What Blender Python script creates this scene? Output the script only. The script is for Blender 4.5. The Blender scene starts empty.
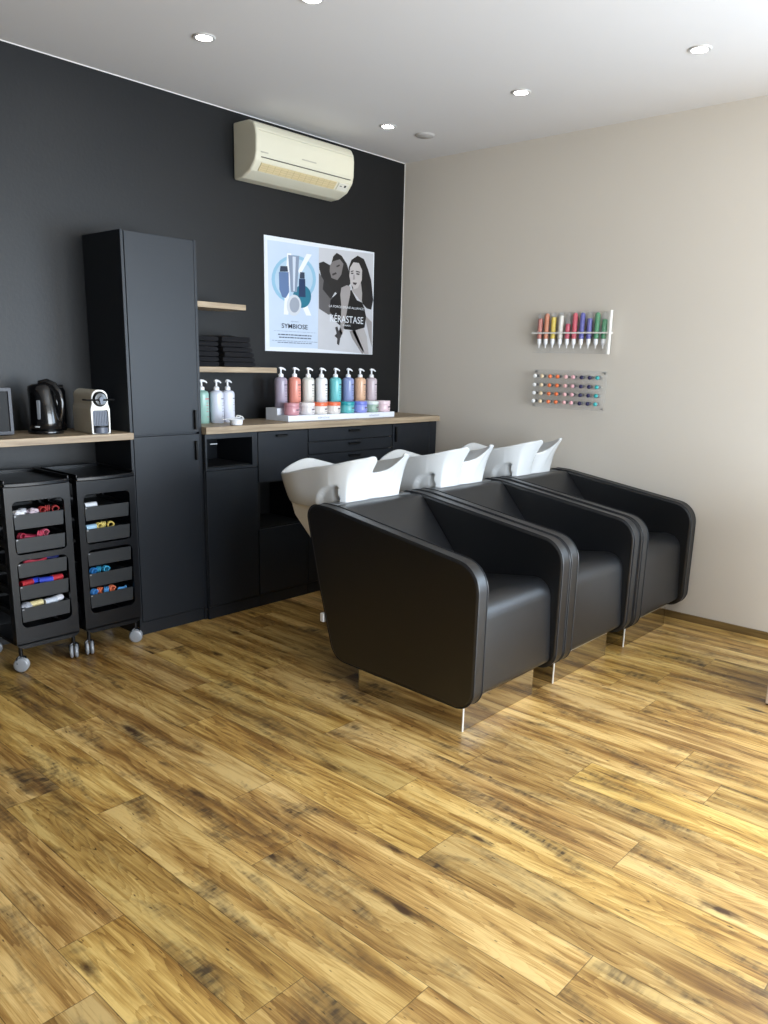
import bpy, bmesh, math, random
from mathutils import Vector, Matrix
from mathutils.geometry import tessellate_polygon
random.seed(7)
PI = math.pi
SC = bpy.context.scene
COL = SC.collection

# ------------------------------------------------------------------ camera
cd = bpy.data.cameras.new('camera')
cam = bpy.data.objects.new('camera', cd)
COL.objects.link(cam)
R_ = Vector((0.66792409, -0.7437952, 0.02541869))
U_ = Vector((0.1608407, 0.17761282, 0.97086763))
F_ = Vector((0.72664136, 0.64437752, -0.23826443))
mw = Matrix.Identity(4)
for i in range(3):
    mw[i][0] = R_[i]; mw[i][1] = U_[i]; mw[i][2] = -F_[i]
mw[0][3], mw[1][3], mw[2][3] = -4.45525705, -3.90403522, 1.42118607
cam.matrix_world = mw
cd.sensor_fit = 'VERTICAL'
cd.sensor_height = 36.0
cd.lens = 790.274 / 1024 * 36.0
cd.shift_x = -5.669 / 1024
cd.shift_y = 44.379 / 1024
cd.clip_start = 0.02
SC.camera = cam

# ------------------------------------------------------------------ light
H = 2.752
YF = -6.3           # front wall with the shop window (behind the camera)
XL = -6.4           # left wall
W = bpy.data.worlds.new('daylight'); SC.world = W
W.use_nodes = True
wb = W.node_tree.nodes['Background']
wb.inputs[0].default_value = (0.75, 0.87, 1.0, 1)
wb.inputs[1].default_value = 3.0

def area(name, loc, rot, sx, sy, power, col):
    l = bpy.data.lights.new(name, 'AREA'); l.shape = 'RECTANGLE'
    l.size = sx; l.size_y = sy; l.energy = power; l.color = col
    o = bpy.data.objects.new(name, l); o.location = loc; o.rotation_euler = rot
    COL.objects.link(o); return o
area('shop_window_daylight', (-2.1, YF + 0.02, 1.16), (PI/2, 0, 0), 3.2, 1.95, 215, (0.86, 0.93, 1.0))
area('side_window_daylight', (-0.02, -4.75, 1.05), (PI/2, 0, PI/2), 2.7, 1.8, 120, (0.62, 0.80, 1.0))

SC.view_settings.view_transform = 'Standard'
SC.view_settings.look = 'None'
SC.view_settings.gamma = 1.0
SC.view_settings.use_curve_mapping = False
SC.view_settings.exposure = 0.30

# ------------------------------------------------------------------ materials
def lin(c):
    return tuple(((v/255)/12.92 if v/255 <= 0.04045 else ((v/255+0.055)/1.055)**2.4) for v in c)

def mat(name, col, rough=0.5, metal=0.0, var=0.06, nscale=8.0, bump=0.0, bscale=200.0, srgb=True, coat=0.0,
        trans=0.0, emis=0.0, spec=0.5, ior=1.45):
    m = bpy.data.materials.new(name); m.use_nodes = True
    nt = m.node_tree; N = nt.nodes; Lk = nt.links
    b = N['Principled BSDF']
    c = lin(col) if srgb else col
    tc = N.new('ShaderNodeTexCoord')
    nz = N.new('ShaderNodeTexNoise'); nz.inputs['Scale'].default_value = nscale; nz.inputs['Detail'].default_value = 3
    Lk.new(tc.outputs['Object'], nz.inputs['Vector'])
    mx = N.new('ShaderNodeMix'); mx.data_type = 'RGBA'
    mx.inputs[6].default_value = (*[max(0, v*(1-var)) for v in c], 1)
    mx.inputs[7].default_value = (*[min(1, v*(1+var)) for v in c], 1)
    Lk.new(nz.outputs['Fac'], mx.inputs[0]); Lk.new(mx.outputs[2], b.inputs['Base Color'])
    b.inputs['Roughness'].default_value = rough; b.inputs['Metallic'].default_value = metal
    b.inputs['Specular IOR Level'].default_value = spec
    b.inputs['IOR'].default_value = ior
    b.inputs['Coat Weight'].default_value = coat
    b.inputs['Transmission Weight'].default_value = trans
    if emis:
        b.inputs['Emission Color'].default_value = (*c, 1); b.inputs['Emission Strength'].default_value = emis
    if bump:
        n2 = N.new('ShaderNodeTexNoise'); n2.inputs['Scale'].default_value = bscale; n2.inputs['Detail'].default_value = 2
        Lk.new(tc.outputs['Object'], n2.inputs['Vector'])
        bp = N.new('ShaderNodeBump'); bp.inputs['Strength'].default_value = bump; bp.inputs['Distance'].default_value = 0.002
        Lk.new(n2.outputs['Fac'], bp.inputs['Height']); Lk.new(bp.outputs['Normal'], b.inputs['Normal'])
    return m

def clear(name, col, alpha):
    m = mat(name, col, 0.25, var=0.0, spec=0.3)
    m.node_tree.nodes['Principled BSDF'].inputs['Alpha'].default_value = alpha
    return m

def wood(name, c1, c2, axis='X', rough=0.5):
    m = bpy.data.materials.new(name); m.use_nodes = True
    nt = m.node_tree; N = nt.nodes; Lk = nt.links; b = N['Principled BSDF']
    tc = N.new('ShaderNodeTexCoord'); mp = N.new('ShaderNodeMapping')
    mp.inputs['Scale'].default_value = (3, 45, 45) if axis == 'X' else (45, 3, 45)
    nz = N.new('ShaderNodeTexNoise'); nz.inputs['Scale'].default_value = 1.0; nz.inputs['Detail'].default_value = 5
    nz.inputs['Distortion'].default_value = 0.6
    cr = N.new('ShaderNodeValToRGB')
    cr.color_ramp.elements[0].position = 0.3; cr.color_ramp.elements[0].color = (*lin(c1), 1)
    cr.color_ramp.elements[1].position = 0.7; cr.color_ramp.elements[1].color = (*lin(c2), 1)
    Lk.new(tc.outputs['Object'], mp.inputs[0]); Lk.new(mp.outputs[0], nz.inputs['Vector'])
    Lk.new(nz.outputs['Fac'], cr.inputs[0]); Lk.new(cr.outputs[0], b.inputs['Base Color'])
    b.inputs['Roughness'].default_value = rough
    return m

def floor_material():
    m = bpy.data.materials.new('chestnut_planks'); m.use_nodes = True
    nt = m.node_tree; N = nt.nodes; Lk = nt.links; b = N['Principled BSDF']
    def math_(op, a, c=None, clamp=False):
        n = N.new('ShaderNodeMath'); n.operation = op; n.use_clamp = clamp
        for i, v in enumerate((a, c)):
            if v is None: continue
            if isinstance(v, (int, float)): n.inputs[i].default_value = v
            else: Lk.new(v, n.inputs[i])
        return n.outputs[0]
    uv = N.new('ShaderNodeUVMap'); uv.uv_map = 'plank'
    at = N.new('ShaderNodeAttribute'); at.attribute_name = 'pid'
    sx = N.new('ShaderNodeSeparateXYZ'); Lk.new(uv.outputs[0], sx.inputs[0])
    sc = N.new('ShaderNodeSeparateColor'); Lk.new(at.outputs['Color'], sc.inputs[0])
    u, v = sx.outputs[0], sx.outputs[1]            # across, along (metres)
    r1, r2, r3 = sc.outputs[0], sc.outputs[1], sc.outputs[2]
    def vec(su, sv, off):
        c = N.new('ShaderNodeCombineXYZ')
        Lk.new(math_('MULTIPLY', u, su), c.inputs[0]); Lk.new(math_('MULTIPLY', v, sv), c.inputs[1])
        Lk.new(math_('MULTIPLY', r1, off), c.inputs[2]); return c.outputs[0]
    def noise(vc, detail=4, dist=0.0, rough=0.55):
        n = N.new('ShaderNodeTexNoise'); n.inputs['Scale'].default_value = 1.0
        n.inputs['Detail'].default_value = detail; n.inputs['Distortion'].default_value = dist
        n.inputs['Roughness'].default_value = rough
        Lk.new(vc, n.inputs['Vector']); return n.outputs['Fac']
    def ramp(f, stops):
        n = N.new('ShaderNodeValToRGB'); e = n.color_ramp.elements
        e[0].position, e[0].color = stops[0][0], (*stops[0][1], 1)
        e[1].position, e[1].color = stops[-1][0], (*stops[-1][1], 1)
        for p, c in stops[1:-1]:
            k = e.new(p); k.color = (*c, 1)
        Lk.new(f, n.inputs[0]); return n.outputs[0]
    def mixc(f, a, c, mode='MIX'):
        n = N.new('ShaderNodeMix'); n.data_type = 'RGBA'; n.blend_type = mode
        for i, s in ((0, f), (6, a), (7, c)):
            if isinstance(s, (int, float)): n.inputs[i].default_value = s
            elif isinstance(s, tuple): n.inputs[i].default_value = (*s, 1)
            else: Lk.new(s, n.inputs[i])
        return n.outputs[2]
    # cathedral grain: contour lines of a stretched noise field
    field = noise(vec(7.0, 1.1, 37.0), 2, 0.5)
    fine = noise(vec(150, 5.0, 11.0), 4)
    ringv = math_('MULTIPLY', field, 18.0)
    ringv = math_('ADD', ringv, math_('MULTIPLY', fine, 0.7))
    ring = math_('FRACT', ringv)
    ring = math_('POWER', ring, 1.6)
    broad = noise(vec(16, 1.6, 23.0), 3, 0.3)
    f = math_('ADD', math_('SUBTRACT', math_('MULTIPLY', broad, 0.95), 0.10), math_('MULTIPLY', fine, 0.36))
    f = math_('SUBTRACT', f, math_('MULTIPLY', ring, 0.10))
    hair = noise(vec(420, 9.0, 19.0), 3, 0.0, 0.7)
    f = math_('ADD', math_('SUBTRACT', f, 0.16), math_('MULTIPLY', hair, 0.34))
    base = ramp(f, [(0.22, lin((92, 62, 30))), (0.38, lin((140, 102, 50))), (0.53, lin((184, 146, 82))), (0.69, lin((216, 182, 116)))])
    # dark grey weathering patches
    sm = noise(vec(9, 2.3, 51.0), 5, 0.6, 0.65)
    smf = ramp(sm, [(0.51, (0, 0, 0)), (0.68, (0.95, 0.95, 0.95))])
    saw = noise(vec(14, 60.0, 5.0), 2, 0.2)       # saw marks across the plank, only inside the patches
    sawf = ramp(saw, [(0.40, (0.55, 0.55, 0.55)), (0.62, (1, 1, 1))])
    smf2 = mixc(1.0, smf, sawf, 'MULTIPLY')
    base = mixc(smf2, base, lin((66, 52, 38)))
    # knots
    vo = N.new('ShaderNodeTexVoronoi'); vo.inputs['Scale'].default_value = 1.0
    kn = N.new('ShaderNodeVectorMath'); kn.operation = 'ADD'
    Lk.new(vec(7.5, 2.2, 71.0), kn.inputs[0]); kn.inputs[1].default_value = (3.1, 1.7, 0)
    Lk.new(kn.outputs[0], vo.inputs['Vector'])
    wob = math_('ADD', vo.outputs['Distance'], math_('MULTIPLY', noise(vec(60, 22, 3.0), 3), 0.16))
    kf = ramp(wob, [(0.13, (0.95, 0.95, 0.95)), (0.24, (0, 0, 0))])
    base = mixc(kf, base, lin((62, 40, 24)))
    # little dark ticks along the grain
    tk = noise(vec(120, 26, 9.0), 1)
    tf = ramp(tk, [(0.72, (0, 0, 0)), (0.79, (0.85, 0.85, 0.85))])
    base = mixc(tf, base, lin((58, 38, 22)))
    # plank to plank tone
    tone = math_('ADD', math_('MULTIPLY', r2, 0.34), 0.83)
    tn = N.new('ShaderNodeCombineXYZ')
    Lk.new(tone, tn.inputs[0]); Lk.new(tone, tn.inputs[1])
    Lk.new(math_('MULTIPLY', tone, math_('ADD', math_('MULTIPLY', r3, 0.25), 0.85)), tn.inputs[2])
    base = mixc(1.0, base, tn.outputs[0], 'MULTIPLY')
    # joints
    du = math_('MINIMUM', u, math_('SUBTRACT', 0.18, u)); dv = math_('MINIMUM', v, math_('SUBTRACT', 1.22, v))
    d = math_('MINIMUM', du, dv)
    jf = math_('SUBTRACT', 1.0, math_('DIVIDE', d, 0.0016), True)
    base = mixc(math_('MULTIPLY', jf, 0.85), base, lin((48, 32, 18)))
    Lk.new(base, b.inputs['Base Color'])
    rg = math_('ADD', math_('MULTIPLY', fine, 0.12), 0.30)
    Lk.new(rg, b.inputs['Roughness'])
    b.inputs['Specular IOR Level'].default_value = 0.45
    bp = N.new('ShaderNodeBump'); bp.inputs['Strength'].default_value = 0.25; bp.inputs['Distance'].default_value = 0.001
    Lk.new(math_('SUBTRACT', fine, math_('MULTIPLY', jf, 1.5)), bp.inputs['Height']); Lk.new(bp.outputs[0], b.inputs['Normal'])
    return m

M = dict(
    floor=floor_material(),
    ceiling=mat('ceiling_paint', (212, 211, 212), 0.9, var=0.02, nscale=1.5),
    greige=mat('greige_paint', (209, 202, 191), 0.85, var=0.03, nscale=1.2, bump=0.15, bscale=90),
    blackwall=mat('black_paint', (10, 12, 15), 0.45, var=0.12, nscale=2.0, bump=0.25, bscale=60),
    white=mat('white_paint', (225, 225, 222), 0.6, var=0.02),
    skirting=wood('skirting_wood', (92, 72, 40), (138, 112, 66), 'Y', 0.5),
    cab=mat('anthracite_front', (25, 30, 37), 0.42, var=0.05, nscale=3, bump=0.05),
    cabdark=mat('black_carcass', (14, 15, 16), 0.55, var=0.05),
    handle=mat('black_metal_handle', (14, 14, 15), 0.4, metal=0.3),
    oak=wood('oak_laminate', (136, 118, 96), (186, 167, 140), 'X', 0.5),
    leather=mat('black_leather', (8, 10, 14), 0.39, spec=0.9, var=0.08, nscale=12, bump=0.25, bscale=420),
    piping=mat('leather_piping', (30, 33, 38), 0.3),
    ceramic=mat('white_ceramic', (216, 219, 220), 0.2, var=0.01, coat=0.3),
    cream=mat('cream_shell', (234, 229, 218), 0.35, var=0.02),
    steel=mat('mirror_steel', (184, 180, 174), 0.035, metal=1.0, var=0.01),
    brushed=mat('brushed_steel', (190, 190, 190), 0.3, metal=1.0),
    greymetal=mat('grey_bracket', (120, 122, 124), 0.4, metal=0.6),
    wheelm2=mat('bright_edge', (225, 224, 220), 0.35, metal=0.4),
    tagm=mat('white_tag', (228, 230, 232), 0.7),
    plastic=mat('black_plastic', (10, 13, 18), 0.28, var=0.05, bump=0.05),
    drawer=mat('charcoal_drawer', (30, 33, 36), 0.42, var=0.05),
    wheelm=mat('grey_wheel', (150, 154, 160), 0.3, metal=0.2),
    gloss=mat('glossy_black', (12, 12, 14), 0.18, var=0.02, coat=0.4),
    screen=mat('dark_glass', (5, 5, 6), 0.3, spec=0.15),
    greyframe=mat('grey_frame', (56, 58, 66), 0.4),
    acream=mat('aircon_cream', (212, 208, 188), 0.38, var=0.02),
    actan=mat('aircon_vent', (206, 190, 150), 0.5),
    acdark=mat('aircon_gap', (90, 86, 76), 0.6),
    towel=mat('black_terry', (11, 12, 18), 0.95, var=0.25, nscale=60, bump=0.9, bscale=500),
    display=mat('display_white', (232, 238, 248), 0.35, var=0.01),
    poster=mat('poster_white', (216, 222, 230), 0.4, var=0.01),
    lamp=mat('lamp_glow', (255, 250, 240), 0.5, emis=40.0),
    lampring=mat('lamp_ring', (200, 200, 200), 0.35, metal=0.2),
    lampdark=mat('lamp_recess', (110, 110, 110), 0.5),
    acrylic=clear('clear_acrylic', (228, 230, 232), 0.07),
    whiteacr=mat('white_acrylic', (232, 230, 226), 0.4),
    glass=clear('tube_glass', (225, 228, 230), 0.12), vial=clear('vial_glass', (150, 154, 156), 0.45),
    pump=mat('pump_white', (240, 242, 246), 0.3),
    machine=mat('cream_machine', (202, 196, 180), 0.32),
    machwhite=mat('machine_white', (236, 236, 232), 0.3),
    machgrey=mat('machine_grille', (84, 88, 98), 0.35, metal=0.3),
    paleleg=mat('pale_laminate', (214, 196, 178), 0.5),
)
_mc = {}
def cm(rgb, rough=0.4, **k):
    key = (rgb, rough, tuple(k.items()))
    if key not in _mc: _mc[key] = mat('tint_%d_%d_%d' % rgb, rgb, rough, **k)
    return _mc[key]

# ------------------------------------------------------------------ geometry helpers
def finish(name, bm, m, parent=None, bev=0.0, seg=2, smooth=True, ang=35):
    if name != 'floor': bmesh.ops.recalc_face_normals(bm, faces=bm.faces)
    me = bpy.data.meshes.new(name); bm.to_mesh(me); bm.free()
    ms = m if isinstance(m, (list, tuple)) else [m]
    for q in ms: me.materials.append(q)
    if smooth:
        me.shade_smooth(); me.set_sharp_from_angle(angle=math.radians(ang))
    o = bpy.data.objects.new(name, me); COL.objects.link(o)
    if parent: o.parent = parent
    if bev:
        b = o.modifiers.new('bevel', 'BEVEL'); b.width = bev; b.segments = seg; b.limit_method = 'ANGLE'
        b.angle_limit = math.radians(40); b.harden_normals = False
    return o

def box(bm, x0, x1, y0, y1, z0, z1, mi=0):
    vs = [bm.verts.new((x, y, z)) for z in (z0, z1) for x, y in ((x0, y0), (x1, y0), (x1, y1), (x0, y1))]
    for f in ((3, 2, 1, 0), (4, 5, 6, 7), (0, 1, 5, 4), (1, 2, 6, 5), (2, 3, 7, 6), (3, 0, 4, 7)):
        bm.faces.new([vs[i] for i in f]).material_index = mi
    return vs

def rounded(pts, rad, seg=6):
    out = []; n = len(pts)
    for i in range(n):
        p = Vector(pts[i]); a = Vector(pts[i-1]); c = Vector(pts[(i+1) % n])
        r = rad[i] if isinstance(rad, (list, tuple)) else rad
        if r <= 0: out.append(tuple(p)); continue
        d1 = (a-p).normalized(); d2 = (c-p).normalized()
        ang = d1.angle(d2); t = r / math.tan(ang/2)
        t = min(t, (a-p).length*0.49, (c-p).length*0.49); r2 = t*math.tan(ang/2)
        cen = p + (d1+d2).normalized() * (r2/math.sin(ang/2))
        s = p+d1*t-cen; e = p+d2*t-cen
        tot = s.angle(e); sgn = 1 if s.x*e.y-s.y*e.x > 0 else -1
        for k in range(seg+1):
            th = sgn*tot*k/seg; cs, sn = math.cos(th), math.sin(th)
            out.append((cen.x+s.x*cs-s.y*sn, cen.y+s.x*sn+s.y*cs))
    return out

def extrude(bm, pts, axis, a0, a1, holes=(), mi=0):
    """2D outline (with holes) extruded along axis. axis x: pts=(y,z); y: pts=(x,z); z: pts=(x,y)"""
    def P(p, a):
        return {'x': (a, p[0], p[1]), 'y': (p[0], a, p[1]), 'z': (p[0], p[1], a)}[axis]
    loops = [list(pts)] + [list(h) for h in holes]
    flat = [p for l in loops for p in l]
    v0 = [bm.verts.new(P(p, a0)) for p in flat]; v1 = [bm.verts.new(P(p, a1)) for p in flat]
    if holes:
        tris = tessellate_polygon([[Vector((p[0], p[1], 0)) for p in l] for l in loops])
        for t in tris:
            for vv in (v0, v1):
                try: bm.faces.new([vv[i] for i in t]).material_index = mi
                except ValueError: pass
    else:
        bm.faces.new(v0).material_index = mi; bm.faces.new(v1).material_index = mi
    k = 0
    for l in loops:
        n = len(l)
        for i in range(n):
            j = (i+1) % n
            bm.faces.new((v0[k+i], v0[k+j], v1[k+j], v1[k+i])).material_index = mi
        k += n

def rrect(x0, x1, z0, z1, r, seg=5):
    return rounded([(x0, z0), (x1, z0), (x1, z1), (x0, z1)], r, seg)

def lathe(bm, prof, n=24, c=(0, 0, 0), axis='z', sx=1.0, sy=1.0, mi=0):
    rings = []
    for r, h in prof:
        ring = []
        if r < 1e-6:
            ring = [bm.verts.new(T3(0, 0, h, c, axis))]
        else:
            for i in range(n):
                a = i*2*PI/n
                ring.append(bm.verts.new(T3(r*math.cos(a)*sx, r*math.sin(a)*sy, h, c, axis)))
        rings.append(ring)
    for A, B in zip(rings, rings[1:]):
        if len(A) == 1 and len(B) == 1: continue
        if len(A) == 1:
            for i in range(n): bm.faces.new((A[0], B[i], B[(i+1) % n])).material_index = mi
        elif len(B) == 1:
            for i in range(n): bm.faces.new((A[i], A[(i+1) % n], B[0])).material_index = mi
        else:
            for i in range(n):
                j = (i+1) % n
                bm.faces.new((A[i], A[j], B[j], B[i])).material_index = mi
    for rg in (rings[0], rings[-1]):
        if len(rg) > 2: bm.faces.new(rg).material_index = mi

def T3(a, b, h, c, axis):
    if axis == 'z': return (c[0]+a, c[1]+b, c[2]+h)
    if axis == 'x': return (c[0]+h, c[1]+a, c[2]+b)
    return (c[0]+a, c[1]+h, c[2]+b)

def tube(bm, pts, r, n=10, mi=0, closed=False, flat=1.0):
    pts = [Vector(p) for p in pts]; rings = []
    m = len(pts)
    up = Vector((0, 0, 1))
    prevn = None
    for i, p in enumerate(pts):
        if closed: t = (pts[(i+1) % m]-pts[i-1]).normalized()
        else: t = (pts[min(i+1, m-1)]-pts[max(i-1, 0)]).normalized()
        if prevn is None:
            ref = up if abs(t.dot(up)) < 0.9 else Vector((1, 0, 0))
            nn = t.cross(ref).normalized()
        else:
            nn = (prevn - t*prevn.dot(t)).normalized()
        prevn = nn; bb = t.cross(nn)
        rr = r[i] if isinstance(r, (list, tuple)) else r
        rings.append([bm.verts.new(p+(nn*math.cos(k*2*PI/n)+bb*math.sin(k*2*PI/n)*flat)*rr) for k in range(n)])
    rng = range(m) if closed else range(m-1)
    for i in rng:
        A, B = rings[i], rings[(i+1) % m]
        for k in range(n):
            j = (k+1) % n
            bm.faces.new((A[k], A[j], B[j], B[k])).material_index = mi
    if not closed:
        bm.faces.new(rings[0]).material_index = mi; bm.faces.new(rings[-1]).material_index = mi

def thing(name, label, cat, loc=(0, 0, 0), rz=0.0, group=None):
    o = bpy.data.objects.new(name, None); o.empty_display_size = 0.1
    COL.objects.link(o); o.location = loc; o.rotation_euler = (0, 0, rz)
    o['label'] = label; o['category'] = cat
    if group: o['group'] = group
    return o
def tag(o, label, cat, group=None, kind=None):
    o['label'] = label; o['category'] = cat
    if group: o['group'] = group
    if kind: o['kind'] = kind
    return o
def struct(name, bm, m, bev=0.0, smooth=False):
    o = finish(name, bm, m, None, bev, smooth=smooth); o['kind'] = 'structure'; return o
def dup(root, loc, rz=None, label=None, swap=None):
    kids = [(c, list(c.children)) for c in root.children]
    r = root.copy(); COL.objects.link(r); r.location = loc
    if rz is not None: r.rotation_euler = (0, 0, rz)
    if label: r['label'] = label
    for ch, gs in kids:
        c = ch.copy(); COL.objects.link(c); c.parent = r
        for g in gs:
            d = g.copy(); COL.objects.link(d); d.parent = c
    return r
def recolor(root, name, m):
    """give the named part of a copy its own mesh colour"""
    for c in list(root.children):
        if c.name.split('.')[0] == name:
            c.data = c.data.copy(); c.data.materials[0] = m

def text_obj(name, body, m, parent, x0, x1, z, height, y, depth=0.0004, bold=0.0, axis='y', base=None):
    """lettering in the XZ plane facing -Y, squeezed to run exactly from x0 to x1, cap height = height"""
    cu = bpy.data.curves.new(name, 'FONT'); cu.body = body; cu.size = 1.0; cu.extrude = 0.0; cu.offset = bold
    cu.resolution_u = 3
    tmp = bpy.data.objects.new(name, cu); COL.objects.link(tmp)
    bpy.context.view_layer.update()
    me = bpy.data.meshes.new_from_object(tmp.evaluated_get(bpy.context.evaluated_depsgraph_get()))
    bpy.data.objects.remove(tmp)
    xs = [v.co.x for v in me.vertices]
    a, b_ = min(xs), max(xs)
    for v in me.vertices:
        X = x0 + (v.co.x-a)/(b_-a)*(x1-x0); Z = z + v.co.y/0.73*height
        v.co = (X, y, Z)
    me.materials.append(m)
    o = bpy.data.objects.new(name, me); COL.objects.link(o); o.parent = parent
    return o

# ================================================================== ROOM
# floor: every plank a face row of one mesh, joints placed as they lie
bm = bmesh.new()
uvl = bm.loops.layers.uv.new('plank'); cl = bm.loops.layers.float_color.new('pid')
known = {0: -2.22, 1: -2.72, 2: -1.735, 3: -2.295, 4: -3.19, 5: -2.62, 6: -1.10, 7: -3.06, 8: -2.38, 9: -2.71, 13: -2.64, -1: -2.41, 12: -2.2, 10: -1.9, 11: -2.95}
PW, PLN = 0.18, 1.22
rf = random.Random(3)
for k in range(-15, 21):
    xa = -3.747 + PW*k; xb = xa+PW
    X0, X1 = max(xa, XL), min(xb, 0.0)
    if X1 <= X0: continue
    j0 = known.get(k, rf.uniform(-3, -1.8))
    i0 = int(math.floor((YF-j0)/PLN)) - 1
    for i in range(i0, i0+9):
        ya = j0+i*PLN; yb = ya+PLN
        Y0, Y1 = max(ya, YF), min(yb, 0.0)
        if Y1 <= Y0: continue
        vs = [bm.verts.new(p) for p in ((X0, Y0, 0), (X1, Y0, 0), (X1, Y1, 0), (X0, Y1, 0))]
        f = bm.faces.new(vs); c = (rf.random(), rf.random(), rf.random(), 1)
        for l, (x, y) in zip(f.loops, ((X0, Y0), (X1, Y0), (X1, Y1), (X0, Y1))):
            l[uvl].uv = (x-xa, y-ya); l[cl] = c
struct('floor', bm, M['floor'])
bm = bmesh.new(); box(bm, XL-0.1, 0.1, YF-0.1, 0.1, -0.12, -0.004); struct('floor_slab', bm, M['cabdark'])
bm = bmesh.new(); box(bm, XL-0.1, 0.1, YF-0.1, 0.1, H, H+0.12); struct('ceiling', bm, M['ceiling'])
bm = bmesh.new(); box(bm, XL, 0.0, 0.0, 0.1, 0, H); struct('wall_back', bm, M['blackwall'])
bm = bmesh.new()
extrude(bm, [(YF, 0), (0.1, 0), (0.1, H), (YF, H)], 'x', 0.0, 0.1, holes=[[(-6.15, 0.12), (-3.35, 0.12), (-3.35, 2.0), (-6.15, 2.0)]])
struct('wall_right', bm, M['greige'])
bm = bmesh.new(); box(bm, XL-0.1, XL, YF, 0.1, 0, H); struct('wall_left', bm, cm((70, 69, 68), 0.85))
bm = bmesh.new()
extrude(bm, [(XL, 0), (0, 0), (0, H), (XL, H)], 'y', YF-0.1, YF, holes=[[(-3.75, 0.15), (-0.45, 0.15), (-0.45, 2.16), (-3.75, 2.16)]])
struct('wall_front', bm, M['greige'])
bm = bmesh.new()
for x in (-3.72, -2.10, -0.48): box(bm, x-0.03, x+0.03, YF-0.08, YF-0.02, 0.15, 2.16)
for z in (0.18, 2.13): box(bm, -3.75, -0.45, YF-0.08, YF-0.02, z-0.03, z+0.03)
struct('window_1', bm, M['white'])
bm = bmesh.new()
for y in (-6.12, -4.75, -3.38): box(bm, 0.02, 0.08, y-0.03, y+0.03, 0.12, 2.0)
for z in (0.15, 1.97): box(bm, 0.02, 0.08, -6.15, -3.35, z-0.03, z+0.03)
struct('window_2', bm, M['white'])
bm = bmesh.new(); box(bm, -0.012, 0.0, YF, -0.37, 0.0, 0.042); struct('baseboard_right', bm, M['skirting'], bev=0.002)
# thin white line of sealant where the black wall meets ceiling and right wall
bm = bmesh.new(); box(bm, XL, 0, -0.003, 0.0, H-0.004, H); struct('trim_1', bm, M['white'])
bm = bmesh.new(); box(bm, -0.003, 0.0, -0.003, 0.0, 1.065, H); struct('trim_2', bm, M['white'])

# ================================================================== SHAMPOO UNITS
def basin_shape():
    """rim curve (x, y, z) in unit coordinates: y is depth (+ = towards the black wall)"""
    N_ = 168
    key = [  # angle fraction -> x, y, z   (right half, from the back round to the neck notch)
        (0.00, 0.000, 0.860, 0.938), (0.10, 0.105, 0.855, 0.917), (0.20, 0.205, 0.815, 0.890), (0.30, 0.244, 0.720, 0.902),
        (0.42, 0.246, 0.590, 0.934), (0.56, 0.236, 0.450, 0.962), (0.70, 0.196, 0.352, 0.988), (0.79, 0.143, 0.300, 1.002),
        (0.85, 0.102, 0.288, 1.006), (0.89, 0.084, 0.296, 0.990), (0.93, 0.064, 0.335, 0.950), (0.965, 0.040, 0.362, 0.925), (1.00, 0.0, 0.370, 0.918)]
    def ev(t):
        for a, b in zip(key, key[1:]):
            if t <= b[0]+1e-9:
                i = key.index(a); p0 = key[max(i-1, 0)]; p3 = key[min(i+2, len(key)-1)]
                s = (t-a[0])/(b[0]-a[0]); out = []
                for c in (1, 2, 3):
                    m1 = (b[c]-p0[c])/(b[0]-p0[0])*(b[0]-a[0]) if i > 0 else ((b[c]-a[c]) if c == 1 else 0)
                    m2 = (p3[c]-a[c])/(p3[0]-a[0])*(b[0]-a[0]) if i+2 < len(key) else ((b[c]-a[c]) if c == 1 else 0)
                    out.append((2*s**3-3*s*s+1)*a[c]+(s**3-2*s*s+s)*m1+(-2*s**3+3*s*s)*b[c]+(s**3-s*s)*m2)
                return out
        return list(key[-1][1:])
    rim = []
    for i in range(N_):
        t = i/N_*2
        if t <= 1: x, y, z = ev(t)
        else:
            x, y, z = ev(2-t); x = -x
        rim.append(Vector((x, y, z)))
    return rim
BAS_C = Vector((0, 0.585, 0))
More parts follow.
